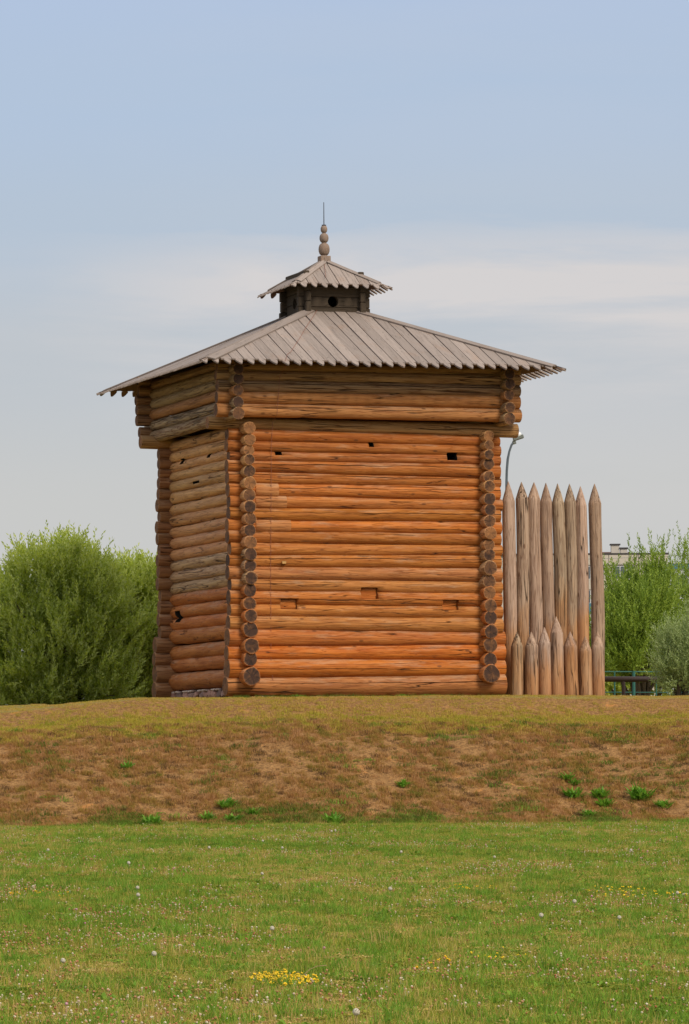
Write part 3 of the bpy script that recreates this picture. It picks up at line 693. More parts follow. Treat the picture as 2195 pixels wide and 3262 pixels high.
def roofbox(name, px0, px1, py0, py1, mat, cap=True):
    x0 = ((px0-1560)*m_per)-wA/2; x1 = ((px1-1560)*m_per)-wA/2; z1 = zA + (1763-py0)*m_per; z0 = zA+.06
    o = add(name, bA, x0, x1, 3, 3+(x1-x0), z0, z1, mat)
    if cap: add('vent_cap', o, x0-.12, x1+.12, 2.88, 3.12+(x1-x0), z1+.01, z1+.16, MTAR)
roofbox('roof_vent', 1954, 1980, 1732, 0, MPAN); roofbox('roof_vent', 1983, 2005, 1744, 0, MPAN); roofbox('roof_hatch', 2007, 2014, 1754, 0, MBRICK, False); roofbox('parapet', 1917, 1952, 1754, 0, MBRICK, False); roofbox('parapet', 1700, 1914, 1757, 0, MBRICK, False)
xx = (1917-1560)*m_per-wA/2; V, Fc = tube([(xx, 3, zA), (xx, 3, zA+(1763-1692)*m_per)], .035, 6); link('aerial', mesh('aerial', V, Fc, MIRON), bA)
bB, wB, zB = facade_building('apartment_building', 'whitish block with teal band under its roof at the right edge behind the trees', 2136, 2420, 1790, 440, 12, 3.1, 9, 1.6, True)
add('wall', bB, -wB/2, wB/2, .25, 11, 0, zB, MPAN2); add('teal_band', bB, -wB/2, wB/2, 0, .25, zB-.65, zB-.12, MTEAL); add('roof_edge', bB, -wB/2, wB/2, -.1, .25, zB-.12, zB+.04, MPAN2)
for i in range(5):
    for f in range(4):
        x = -wB/2+.5+i*1.75; zt = zB-1.2-f*2.75
        w = add('window', bB, x, x+1.2, .15, .25, zt-1.3, zt, MFR); add('pane', w, x+.08, x+.56, .10, .15, zt-1.22, zt-.08, MWIN); add('pane', w, x+.64, x+1.12, .10, .15, zt-1.22, zt-.08, MWIN)
# overhead wires
MWIRE = simple('wire_grey', (.22, .23, .25), .6)
for i, (ya, yb, lab) in enumerate(((1802, 1744, 'highest of three thin grey wires crossing the sky behind the bushes'), (1774+52, 1762, 'middle of three thin grey wires crossing behind the bushes'), (1850, 1775, 'lowest of three thin grey wires crossing behind the bushes'))):
    a, b = onV(-400, ya-30, 330), onV(2700, yb, 330); pts = [a.lerp(b, s/16) - UP*(.9*4*(s/16)*(1-s/16)) for s in range(17)]
    V, Fc = tube(pts, .016, 5); tag(link('overhead_wire', mesh('overhead_wire', V, Fc, MWIRE)), lab, 'wire', 'overhead wires')
# barrier pipe and green fence
MPIPE = simple('brown_pipe_paint', (.045, .026, .022), .6); MGREEN = simple('teal_fence_paint', (.02, .11, .09), .6)
v = 111.5; pa, pb = onV(1800, 2163, v), onV(2330, 2165, v); root = Vector((pa.x, pa.y, gz(pa.x, pa.y)))
bar = thing('pipe_barrier', 'dark brown horizontal pipe barrier running in front of the trees right of the stakes', 'barrier', root)
V, Fc = tube([pa-root, pb-root], .072, 12); link('rail', mesh('rail', V, Fc, MPIPE, smooth=True), bar)
for s in (.02, .35, .97):
    p = pa.lerp(pb, s); V, Fc = tube([(p.x-root.x, p.y-root.y, 0), (p.x-root.x, p.y-root.y, pa.z-root.z-.07)], .05, 8); link('post', mesh('post', V, Fc, MPIPE), bar)
v = 116.5; pa, pb = onV(1780, 2139, v), onV(2300, 2141, v); root = Vector((pa.x, pa.y, 0))
fe = thing('metal_fence', 'low teal metal fence with thin posts behind the brown pipe barrier', 'fence', root)
V, Fc = tube([pa-root, pb-root], .018, 6); link('rail', mesh('rail', V, Fc, MGREEN), fe)
V, Fc = tube([pa-root-UP*.55, pb-root-UP*.55], .014, 6); link('rail', mesh('rail', V, Fc, MGREEN), fe)
for x, rr in ((1840, .02), (1899, .02), (1957, .022), (2018, .045), (2090, .02), (2160, .02), (2230, .045)):
    p = onV(x, 2139, v); V, Fc = tube([(p.x-root.x, p.y-root.y, 0), (p.x-root.x, p.y-root.y, pa.z+.0)], rr, 8); link('post', mesh('post', V, Fc, MGREEN), fe)

# ------------------------------------------------------------------ foliage
def leaf_mat(name, c_lo, c_hi, trans=.35, back=None):
    m, t, b = new_mat(name); a = attr(t, 'tint', 'GEOMETRY').outputs['Fac']
    c = mixc(t, a, c_lo, c_hi)
    if back:
        g = N(t, 'ShaderNodeNewGeometry'); c = mixc(t, math_(t, 'MULTIPLY', g.outputs['Backfacing'], .7), c, back)
    t.links.new(c, b.inputs['Base Color']); b.inputs['Roughness'].default_value = .5; b.inputs['Specular IOR Level'].default_value = .35
    tr = N(t, 'ShaderNodeBsdfTranslucent'); t.links.new(mixc(t, .4, c, c_hi), tr.inputs[0]); mx = N(t, 'ShaderNodeMixShader'); mx.inputs[0].default_value = trans
    t.links.new(b.outputs[0], mx.inputs[1]); t.links.new(tr.outputs[0], mx.inputs[2]); t.links.new(mx.outputs[0], t.nodes['Material Output'].inputs[0])
    return m
MBARK = simple('bark', (.10, .075, .05), .9, var=.3, sc=10)
def unit(a): return a/np.maximum(np.linalg.norm(a, axis=-1, keepdims=True), 1e-9)
def shoots(P, D, Ln, nleaf, leafL, leafW, spread=.75, curve=.35, tip_only=False):
    """leaves set along curved shoots; returns verts, quads, tint"""
    n = len(P); ks = np.linspace(.06, 1, nleaf)[None, :, None]
    up = np.array([0, 0, 1.])
    A = P[:, None] + D[:, None]*Ln[:, None, None]*ks + up*(curve*Ln[:, None, None]*ks**2)
    T = unit(D[:, None] + up*2*curve*ks); rnd = unit(rng.normal(size=(n, nleaf, 3)))
    side = unit(np.cross(T, rnd)); ld = unit(T*.9 + side*spread + up*.1)
    ll = leafL*rng.uniform(.6, 1.25, (n, nleaf, 1))*(1-.35*ks); nrm = unit(np.cross(ld, rng.normal(size=ld.shape))); wv = nrm*leafW*rng.uniform(.7, 1.2, (n, nleaf, 1))*.5
    b0 = A; m1 = A + ld*ll*.45
    V = np.stack([b0, m1 + wv, A + ld*ll, m1 - wv], 2).reshape(-1, 3)
    q = np.arange(n*nleaf*4).reshape(-1, 4)
    sh = rng.uniform(0, 1, (n, 1))*.5 + rng.uniform(0, 1, (n, nleaf))*.5
    return V, q, np.repeat(sh.reshape(-1), 4)
def blobs(n, lobes, lo=.55):
    """points in lobes (centre, radii), biased to the shell"""
    wts = np.array([l[1][0]*l[1][2] for l in lobes]); idx = rng.choice(len(lobes), n, p=wts/wts.sum())
    d = unit(rng.normal(size=(n, 3))); rad = rng.uniform(lo**2, 1, n)**.5
    c = np.array([l[0] for l in lobes])[idx]; r = np.array([l[1] for l in lobes])[idx]
    return c + d*r*rad[:, None], unit(d/r)
def shrub(name, label, cat, base, lobes, mat, nsh, nleaf, leafL, leafW, shootL, upb=.9, trunk=3, group=None, curve=.3, extra=None, inner=None):
    """lobes in (along RT, along FW, z) metres from the base"""
    root = Vector(base); t = thing(name, label, cat, root, group, rz=-TH)
    per = 9; P, Dn = blobs(nsh//per, lobes, .6); ok = P[:, 2] > .02; P, Dn = P[ok], Dn[ok]
    Dc = unit(Dn*.85 + np.array([0, 0, upb]) + rng.normal(size=P.shape)*.30); P = np.repeat(P, per, 0); Dn = np.repeat(Dn, per, 0); Dc = np.repeat(Dc, per, 0)
    P = P + rng.normal(size=P.shape)*.10; P[:, 2] = np.maximum(P[:, 2], .03); D = unit(Dc + rng.normal(size=P.shape)*.38)
    Ln = rng.uniform(.6, 1.3, len(P))*shootL
    V, q, ti = shoots(P, D, Ln, nleaf, leafL, leafW, curve=curve)
    if extra is not None:
        PX, LX = extra; PX = np.array(PX); Dx = unit(np.array([[0, 0, 1.]]) + rng.normal(size=PX.shape)*.16); V2, q2, t2 = shoots(PX, Dx, np.array(LX), 34, leafL, leafW, curve=.05); q2 += len(V); V = np.concatenate([V, V2]); q = np.concatenate([q, q2]); ti = np.concatenate([ti, t2])
    link('foliage', nmesh('foliage', V, q, mat, ti), t)
    # stems fan out from the ground to the lobes
    Vs, Fs = [], []
    for l in lobes:
        for _ in range(trunk):
            d = Vector(rng.normal(size=3)); e = Vector(l[0]) + Vector((d.x*l[1][0], d.y*l[1][1], abs(d.z)*l[1][2]))*.45
            s = Vector((random.uniform(-.25, .25), random.uniform(-.2, .2), -.2)); mid = s.lerp(e, .5) + Vector((0, 0, .35))
            vv, ff = tube([s, s.lerp(mid, .5)+Vector((0, 0, .1)), mid, mid.lerp(e, .5), e], [.055, .045, .035, .022, .008], 6); k = len(Vs); Vs += vv; Fs += [tuple(i+k for i in f) for f in ff]
    link('stems', mesh('stems', Vs, Fs, MBARK), t)
    return t
MWIL = leaf_mat('willow_leaf', (.20, .30, .025), (.62, .68, .09), .50, back=(.60, .66, .24))
MWIL2 = leaf_mat('grey_willow_leaf', (.15, .22, .055), (.42, .52, .18), .42, back=(.50, .58, .28))
MASH = leaf_mat('bright_leaf', (.13, .23, .028), (.40, .51, .07), .45)
def lobes_px(v, specs):
    """specs: px centre x,y, radius x, radius y (px), depth radius m -> lobes about base"""
    return [((((x-1097-TX)/F)*v, dv, -1.88+((YH - (y + ROLL*(x-1097)))/F)*v), (rx/F*v, dr, ry/F*v)) for x, y, rx, ry, dr, dv in specs]
def local(lobes, u0): return [((c[0]-u0, c[1], c[2]), r) for c, r in lobes]
v = 114; u0 = (200-1097-TX)/F*v; zb = float(terr(u0, v))
lb = lobes_px(v, [(200, 1905, 200, 180, 1.7, 0), (60, 2010, 130, 190, 1.5, 0), (330, 1990, 150, 170, 1.5, 0), (180, 2090, 250, 150, 1.9, -.4), (-120, 2040, 150, 170, 1.5, 0), (60, 2180, 170, 60, 1.2, -.5), (300, 2175, 190, 60, 1.2, -.5), (270, 2205, 140, 40, .6, -1.2), (90, 2215, 160, 40, .6, -1.2), (240, 1830, 95, 95, 1.0, 0), (110, 1850, 80, 90, 1.0, .2), (310, 1900, 90, 70, 1.0, 0)])
tops = [(130, 1770, .9), (160, 1760, .8), (190, 1765, .9), (205, 1755, .9), (60, 1800, .8), (45, 1790, .7), (255, 1770, .8), (270, 1780, .7), (300, 1820, .6), (90, 1780, .7), (20, 1850, .6), (240, 1800, .8), (175, 1790, .9), (330, 1840, .6), (350, 1850, .6), (310, 1830, .6)]
ex = [(((x+random.uniform(-10, 10)-1097-TX)/F)*v-u0, random.uniform(-.4, .4), -1.88+(YH-(y+30+random.uniform(-10, 30))+6)/F*v) for x, y, _ in tops for _r in range(9)]; exl = [l*random.uniform(.5, 1.2) for *_, l in tops for _r in range(9)]
shrub('willow_bush', 'big rounded willow bush filling the left edge beside the tower', 'bush', uv_w(u0, v, zb), local(lb, u0), MWIL, 6600, 22, .15, .040, .50, extra=(ex, exl))
v = 116; u1 = (470-1097-TX)/F*v
lb = lobes_px(v, [(455, 1985, 110, 150, 1.3, 0), (440, 2090, 150, 130, 1.6, -.4), (440, 2170, 170, 60, 1.2, -.3), (560, 2040, 120, 150, 1.5, 0), (430, 1890, 75, 80, .9, 0), (510, 1900, 70, 70, .9, 0)])
tops = [(405, 1830, .8), (420, 1820, .7), (445, 1825, .7), (470, 1830, .6), (485, 1830, .6), (380, 1840, .5), (500, 1840, .5), (355, 1860, .5)]
ex = [(((x+random.uniform(-9, 9)-1097-TX)/F)*v-u1, random.uniform(-.4, .4), -1.88+(YH-(y+20+random.uniform(-10, 30))+4)/F*v) for x, y, _ in tops for _r in range(9)]; exl = [l*random.uniform(.5, 1.2) for *_, l in tops for _r in range(9)]
shrub('willow_bush', 'smaller willow bush partly hidden behind the left wall of the tower', 'bush', uv_w(u1, v, 0), local(lb, u1), MWIL, 3600, 22, .15, .040, .48, extra=(ex, exl))
# right side
v = 128; u2 = (2040-1097-TX)/F*v
lb = lobes_px(v, [(2040, 2010, 110, 130, 1.5, 0), (1950, 2060, 85, 120, 1.4, 0), (2075, 1930, 50, 70, .9, 0), (1990, 1950, 45, 70, .9, 0), (2060, 2110, 150, 70, 1.4, -.4), (2110, 1880, 22, 50, .6, 0)])
tops = [(2052, 1715, .9), (2085, 1720, .9), (2090, 1740, .8), (2115, 1710, .8), (2020, 1730, .8), (2030, 1765, .7), (1938, 1765, .7), (1960, 1770, .6), (2010, 1775, .6), (2105, 1750, .7), (2145, 1770, .6), (2130, 1790, .5), (2070, 1760, .7), (1995, 1790, .6), (1945, 1800, .6)]
ex = [(((x+random.uniform(-7, 7)-1097-TX)/F)*v-u2, random.uniform(-.3, .3), -1.88+(YH-(y+60+random.uniform(-10, 60))-6)/F*v) for x, y, _ in tops for _r in range(5)]; exl = [l*random.uniform(.6, 1.05) for *_, l in tops for _r in range(5)]
shrub('young_tree', 'bright green young tree with upright shoots directly right of the stakes', 'tree', uv_w(u2, v, 0), local(lb, u2), MASH, 3000, 24, .13, .034, .6, extra=(ex, exl), curve=.4)
v = 132; u3 = (2200-1097-TX)/F*v
lb = lobes_px(v, [(2215, 1960, 50, 110, 1.3, 0), (2200, 2060, 90, 100, 1.4, 0), (2270, 1980, 90, 190, 1.4, 0)])
tops = [(2182, 1710, .9), (2170, 1735, .9), (2190, 1740, .8), (2162, 1760, .7), (2200, 1720, .8), (2215, 1730, .8)]
ex = [(((x+random.uniform(-7, 7)-1097-TX)/F)*v-u3, random.uniform(-.3, .3), -1.88+(YH-(y+50+random.uniform(-10, 60))-7)/F*v) for x, y, _ in tops for _r in range(5)]; exl = [l*random.uniform(.6, 1.05) for *_, l in tops for _r in range(5)]
shrub('young_tree', 'darker green young tree cut off by the right edge behind the grey-green willow', 'tree', uv_w(u3, v, 0), local(lb, u3), MASH, 1500, 24, .12, .03, .55, extra=(ex, exl), curve=.4)
v = 109; u4 = (2180-1097-TX)/F*v
lb = lobes_px(v, [(2185, 2110, 75, 90, 1.0, 0), (2150, 2160, 50, 50, .8, -.2), (2240, 2080, 90, 120, 1.1, 0), (2140, 2060, 25, 40, .5, 0)])
shrub('willow_bush', 'low grey-green willow bush at the right edge in front of the pipe barrier', 'bush', uv_w(u4, v, 0), local(lb, u4), MWIL2, 2600, 22, .08, .019, .36)
# distant hedge mass closing the view under the trees
v = 150; u5 = (2040-1097-TX)/F*v
lb = lobes_px(v, [(100, 2195, 280, 60, 1.5, 0), (480, 2180, 260, 60, 1.5, 0), (1960, 2140, 130, 85, 1.5, 0), (2150, 2130, 140, 100, 1.5, 0), (1780, 2120, 130, 80, 1.5, 0)])
shrub('hedge', 'dark green hedge low behind the teal fence and the trees', 'hedge', uv_w(u5, v, 0), local(lb, u5), MWIL, 5200, 18, .14, .06, .4)

# ------------------------------------------------------------------ grass: instanced tufts (ground cover)
def grass_mat(name, mode):
    m, t, b = new_mat(name); g = N(t, 'ShaderNodeNewGeometry'); P = g.outputs['Position']; oi = N(t, 'ShaderNodeObjectInfo')
    a = noise_(t, scaled(t, P, (.40, .10, .4)), 1, 5, .6); a2 = noise_(t, scaled(t, P, (3.2, .75, 1.5)), 1, 5, .65)
    ti = attr(t, 'tint', 'GEOMETRY').outputs['Fac']; rn = oi.outputs['Random']
    if mode == 'meadow':
        s = math_(t, 'ADD', math_(t, 'ADD', math_(t, 'MULTIPLY', a, 1.0), math_(t, 'MULTIPLY', a2, 1.2)), math_(t, 'MULTIPLY', rn, .45))
        s = math_(t, 'ADD', s, math_(t, 'MULTIPLY', ti, .42))
        r = ramp(t, [(.80, (.055, .135, .010)), (.98, (.105, .185, .016)), (1.0, (.2, .2, .05))]); r.color_ramp.elements[2].position = 1.0
        # rescale so the ramp covers 0..1
        s2 = math_(t, 'MULTIPLY_ADD', s, 1.0, -1.05)
        r = ramp(t, [(.12, (.095, .19, .012)), (.36, (.235, .32, .024)), (.55, (.38, .365, .045)), (.72, (.55, .40, .11)), (.95, (.62, .45, .17))]); t.links.new(s2, r.inputs[0])
    elif mode == 'bank':
        s = math_(t, 'ADD', math_(t, 'MULTIPLY_ADD', a2, 1.5, -.55), math_(t, 'MULTIPLY', rn, .25)); s = math_(t, 'ADD', s, math_(t, 'MULTIPLY', ti, .25))
        sx = N(t, 'ShaderNodeSeparateXYZ'); t.links.new(P, sx.inputs[0])
        r = ramp(t, [(.14, (.20, .19, .03)), (.32, (.38, .24, .05)), (.50, (.45, .235, .08)), (.72, (.50, .275, .12)), (1.0, (.66, .42, .21))]); t.links.new(s, r.inputs[0])
    elif mode == 'brown':
        r = ramp(t, [(0, (.10, .055, .022)), (1, (.26, .15, .06))]); t.links.new(math_(t, 'MULTIPLY_ADD', rn, .6, math_(t, 'MULTIPLY', ti, .4)), r.inputs[0])
    elif mode == 'olive':
        r = ramp(t, [(0, (.075, .12, .015)), (.5, (.14, .18, .02)), (1, (.27, .23, .05))]); t.links.new(math_(t, 'MULTIPLY_ADD', rn, .6, math_(t, 'MULTIPLY', ti, .4)), r.inputs[0])
    elif mode == 'terrace':
        s = math_(t, 'ADD', math_(t, 'MULTIPLY_ADD', a2, 1.2, -.3), math_(t, 'MULTIPLY', rn, .3))
        sx = N(t, 'ShaderNodeSeparateXYZ'); t.links.new(P, sx.inputs[0]); rz_ = ramp(t, [(.0, .15), (.14, .10), (.20, -.12), (.42, -.12), (.56, .16), (.9, .16)]); t.links.new(math_(t, 'ADD', sx.outputs[2], 1.0), rz_.inputs[0])
        s = math_(t, 'ADD', s, rz_.outputs[0])
        r = ramp(t, [(.15, (.24, .28, .022)), (.42, (.46, .39, .045)), (.68, (.54, .36, .09)), (1.0, (.55, .38, .16))]); t.links.new(s, r.inputs[0])
    else:
        r = ramp(t, [(0, (.10, .22, .015)), (1, (.26, .42, .04))]); t.links.new(math_(t, 'MULTIPLY_ADD', rn, .5, math_(t, 'MULTIPLY', ti, .5)), r.inputs[0])
    t.links.new(r.outputs[0], b.inputs['Base Color']); b.inputs['Roughness'].default_value = .6; b.inputs['Specular IOR Level'].default_value = .25
    tr = N(t, 'ShaderNodeBsdfTranslucent'); t.links.new(r.outputs[0], tr.inputs[0]); mx = N(t, 'ShaderNodeMixShader'); mx.inputs[0].default_value = .35
    t.links.new(b.outputs[0], mx.inputs[1]); t.links.new(tr.outputs[0], mx.inputs[2]); t.links.new(mx.outputs[0], t.nodes['Material Output'].inputs[0])
    return m
def tuft(nb, rad, h0, h1, w, lean, mat, seed):
    g = np.random.default_rng(seed); V, Fc, T = [], [], []
    for i in range(nb):
        a = g.uniform(0, 6.28); r = rad*math.sqrt(g.uniform()); x, y = r*math.cos(a), r*math.sin(a); h = g.uniform(h0, h1); la = g.uniform(0, 6.28); l = g.uniform(.1, lean)*h; lx, ly = math.cos(la)*l, math.sin(la)*l
        wa = g.uniform(0, 3.14); wx, wy = math.cos(wa)*w/2, math.sin(wa)*w/2; k = len(V)
        V += [(x-wx, y-wy, -.01), (x+wx, y+wy, -.01), (x+lx*.35+wx*.8, y+ly*.35+wy*.8, h*.6), (x+lx*.35-wx*.8, y+ly*.35-wy*.8, h*.6), (x+lx, y+ly, h)]
        Fc += [(k, k+1, k+2, k+3), (k+3, k+2, k+4)]; T += [g.uniform()]*5
    me = mesh('tuft', V, Fc, mat); at = me.attributes.new('tint', 'FLOAT', 'POINT'); at.data.foreach_set('value', T); return bpy.data.objects.new('tuft', me)
def broad(n, ln, w, mat, seed):
    g = np.random.default_rng(seed); V, Fc, T = [], [], []
    for i in range(n):
        a = g.uniform(0, 6.28); d = Vector((math.cos(a), math.sin(a), 0)); s = Vector((-math.sin(a), math.cos(a), 0)); l = ln*g.uniform(.6, 1.2); up = g.uniform(.3, 1.1); k = len(V); o = d*g.uniform(0, .03); tv = g.uniform()
        for f, wf in ((0, .15), (.45, 1), (.8, .7), (1.0, .05)):
            c = o + d*l*f*math.cos(up) + Vector((0, 0, l*f*math.sin(up)*(1-.35*f))); V += [tuple(c-s*w*wf/2), tuple(c+s*w*wf/2)]; T += [tv]*2
        for j in range(3): Fc.append((k+2*j, k+2*j+1, k+2*j+3, k+2*j+2))
    me = mesh('tuft', V, Fc, mat); at = me.attributes.new('tint', 'FLOAT', 'POINT'); at.data.foreach_set('value', T); return bpy.data.objects.new('tuft', me)
def clover(n, rad, mat, seed):
    g = np.random.default_rng(seed); V, Fc, T = [], [], []
    for i in range(n):
        a = g.uniform(0, 6.28); r = rad*math.sqrt(g.uniform()); c = Vector((r*math.cos(a), r*math.sin(a), g.uniform(.015, .05))); tv = g.uniform()
        for j in range(3):
            b = a + j*2.09; d = Vector((math.cos(b), math.sin(b), g.uniform(.1, .7)))*.018; s = Vector((-math.sin(b), math.cos(b), 0))*.010; k = len(V)
            V += [tuple(c), tuple(c+d*.6+s), tuple(c+d), tuple(c+d*.6-s)]; Fc.append((k, k+1, k+2, k+3)); T += [tv]*4
    me = mesh('tuft', V, Fc, mat); at = me.attributes.new('tint', 'FLOAT', 'POINT'); at.data.foreach_set('value', T); return bpy.data.objects.new('tuft', me)
def scatter(name, P, rz, sc, idx, variants, label, cat):
    me = bpy.data.meshes.new(name); me.vertices.add(len(P)); me.vertices.foreach_set('co', np.ascontiguousarray(P, np.float32).ravel())
    for an, arr, ty in (('rz', rz, 'FLOAT'), ('sc', sc, 'FLOAT'), ('vi', idx, 'INT')):
        a = me.attributes.new(an, ty, 'POINT'); a.data.foreach_set('value', arr.astype(np.int32 if ty == 'INT' else np.float32))
    o = link(name, me); tag(o, label, cat, kind='stuff')
    ng = bpy.data.node_groups.new(name, 'GeometryNodeTree'); ng.interface.new_socket('Geometry', in_out='INPUT', socket_type='NodeSocketGeometry'); ng.interface.new_socket('Geometry', in_out='OUTPUT', socket_type='NodeSocketGeometry')
    gi, go = ng.nodes.new('NodeGroupInput'), ng.nodes.new('NodeGroupOutput'); jn = ng.nodes.new('GeometryNodeJoinGeometry')
    for vo in reversed(variants):
        oi = ng.nodes.new('GeometryNodeObjectInfo'); oi.inputs[0].default_value = vo
        gti = ng.nodes.new('GeometryNodeGeometryToInstance'); ng.links.new(oi.outputs['Geometry'], gti.inputs[0]); ng.links.new(gti.outputs[0], jn.inputs[0])
    ip = ng.nodes.new('GeometryNodeInstanceOnPoints'); ip.inputs['Pick Instance'].default_value = True
    def na(n, ty):
        x = ng.nodes.new('GeometryNodeInputNamedAttribute'); x.data_type = ty; x.inputs[0].default_value = n; return x.outputs[0]
    cx = ng.nodes.new('ShaderNodeCombineXYZ'); ng.links.new(na('rz', 'FLOAT'), cx.inputs[2])
    ng.links.new(gi.outputs[0], ip.inputs['Points']); ng.links.new(jn.outputs[0], ip.inputs['Instance']); ng.links.new(na('vi', 'INT'), ip.inputs['Instance Index'])
    ng.links.new(cx.outputs[0], ip.inputs['Rotation']); ng.links.new(na('sc', 'FLOAT'), ip.inputs['Scale']); ng.links.new(ip.outputs[0], go.inputs[0])
    md = o.modifiers.new('scatter', 'NODES'); md.node_group = ng
    for m in {s for vo in variants for s in vo.data.materials}: me.materials.append(m)
    return o
def field(n, v0, v1, power=1.0, mu=1.6):
    """random points of the visible strip and a margin beside it"""
    v = v0 + (v1-v0)*rng.uniform(0, 1, n)**power; lo = -.0565*v*1.15-mu; hi = .1015*v*1.1+mu; u = lo + (hi-lo)*rng.uniform(0, 1, n)
    return u, v
def to_w(u, v, dz=0):
    return np.stack([CAM.x+FW.x*v+RT.x*u, CAM.y+FW.y*v+RT.y*u, terr(u, v)+dz], -1)
def pn_(u, v, s, seed): # cheap smooth noise
    return np.array([noise.noise(Vector((a*s, b*s*.5, seed))) for a, b in zip(u, v)])
gm = grass_mat('meadow_grass', 'meadow'); gb = grass_mat('dry_grass', 'bank'); gt = grass_mat('terrace_grass', 'terrace'); gw = grass_mat('weed_leaf', 'weed')
vm = [tuft(34, .12, .03, .075, .0055, .8, gm, 1), tuft(34, .12, .025, .065, .006, 1.1, gm, 2), tuft(30, .10, .04, .095, .005, .6, gm, 3), tuft(26, .13, .02, .05, .008, 1.4, gm, 4), clover(40, .14, gm, 5), clover(34, .11, gw, 6), tuft(16, .10, .08, .15, .0045, .5, gm, 7), broad(9, .075, .026, gw, 8), broad(14, .11, .030, gw, 9), tuft(60, .10, .06, .13, .006, .8, gw, 10)]
u, v = field(80000, 21, 94.6, 1.25); edge = 92.6 + 1.6*pn_(u, v*.1, .5, 31.) + .9*pn_(u, v*.1, 2.3, 11.); keep = v < edge + rng.normal(size=len(u))*.3; u, v = u[keep], v[keep]; n = len(u)
idx = rng.choice(10, n, p=[.22, .20, .14, .12, .12, .05, .04, .05, .025, .035]); sc = rng.uniform(.75, 1.3, n)
scatter('meadow_grass', to_w(u, v), rng.uniform(0, 6.28, n), sc, idx, vm, 'mown green and straw-coloured meadow grass with clover filling the foreground', 'grass')
vb = [tuft(26, .10, .02, .06, .009, 1.6, gb, 11), tuft(22, .12, .015, .045, .010, 2.0, gb, 12), tuft(28, .07, .03, .11, .008, .9, gb, 13)]
u, v = field(34000, 91.0, 99.2, 1.0); bare = pn_(u, v, .9, 3.3)*.6 + pn_(u, v*2, 3.6, 9.3)*1.1; keep = (bare < .05+rng.uniform(-.35, .35, len(u))) & (v > 92.6 + 1.6*pn_(u, v*.1, .5, 31.) + .9*pn_(u, v*.1, 2.3, 11.) - .3); u, v = u[keep], v[keep]; n = len(u)
scatter('dry_grass', to_w(u, v), rng.uniform(0, 6.28, n), rng.uniform(.7, 1.25, n), rng.choice(3, n, p=[.4, .35, .25]), vb, 'short dry brown grass on the sloping embankment', 'grass')
vt = [tuft(28, .12, .025, .07, .008, 1.0, gt, 21), tuft(24, .12, .02, .055, .009, 1.3, gt, 22)]
u, v = field(21000, 97.8, 107, 1.0, 3)
W_ = to_w(u, v); onp = (u < -4.6) & (abs(v-105.5) < 1.0)
ins = onp | (W_[:, 0] > -.05) & (W_[:, 0] < 6.05) & (W_[:, 1] > -.05) & (W_[:, 1] < 5.95); u, v = u[~ins], v[~ins]; n = len(u)
scatter('terrace_grass', to_w(u, v), rng.uniform(0, 6.28, n), rng.uniform(.7, 1.2, n)*(1-.45*sst(100.2, 101.8, v)), rng.choice(2, n), vt, 'yellow-green short grass on the level strip below the tower', 'grass')
# green tufts scattered over the slope
vg = [tuft(40, .16, .03, .10, .009, 1.1, gw, 31), tuft(26, .10, .03, .08, .009, 1.0, gw, 32), clover(50, .18, gw, 33)]
go_ = grass_mat('olive_tuft', 'olive'); vg += [tuft(40, .17, .03, .09, .010, 1.2, go_, 34)]
u, v = field(3200, 92.3, 99.2, 1.0); cl_ = pn_(u, v*2, .8, 8.1)+.3*sst(1, 7, u)-.12; keep = cl_ > rng.uniform(-.1, .5, len(u)); u, v = u[keep], v[keep]
ue, ve = field(3800, 92.1, 94.0, 1.0); ke = pn_(ue, ve*.5, .8, 44.)-.45*(ve-92.6) > rng.uniform(-.15, .35, len(ue)); ue, ve = ue[ke], ve[ke]; u = np.concatenate([u, ue]); v = np.concatenate([v, ve]); n = len(u)
gbr = grass_mat('brown_tuft', 'brown'); vg += [tuft(34, .14, .02, .08, .011, 1.6, gbr, 35), tuft(26, .10, .02, .07, .010, 1.3, gbr, 36)]
ub, vb_ = field(3600, 93, 99.2, 1.0); kb = pn_(ub, vb_*2, 2.2, 71.) > rng.uniform(-.2, .4, len(ub)); ub, vb_ = ub[kb], vb_[kb]
ch_ = np.concatenate([rng.choice(4, len(u), p=[.07, .13, .05, .75]), rng.choice([4, 5], len(ub))]); sc_ = np.concatenate([rng.uniform(.4, 1.5, len(u)), rng.uniform(.4, 1.2, len(ub))])
xb = np.concatenate([rng.uniform(-.3, 6.2, 70), rng.normal(1.15, .12, 14), rng.normal(3.75, .12, 14), rng.normal(4.45, .1, 10)]); yb = -.30 - rng.uniform(0, .25, len(xb))
q_ = np.stack([xb-CAM.x, yb-CAM.y], -1); u6 = q_[:, 0]*RT.x+q_[:, 1]*RT.y; v6 = q_[:, 0]*FW.x+q_[:, 1]*FW.y
u = np.concatenate([u, ub, u6]); v = np.concatenate([v, vb_, v6]); n = len(u); ch_ = np.concatenate([ch_, np.where(np.arange(len(xb)) < 70, 3, 1)]); sc_ = np.concatenate([sc_, rng.uniform(.7, 1.3, len(xb))])
scatter('green_tufts', to_w(u, v), rng.uniform(0, 6.28, n), sc_, ch_, vg, 'scattered green grass tufts growing on the brown slope', 'grass')
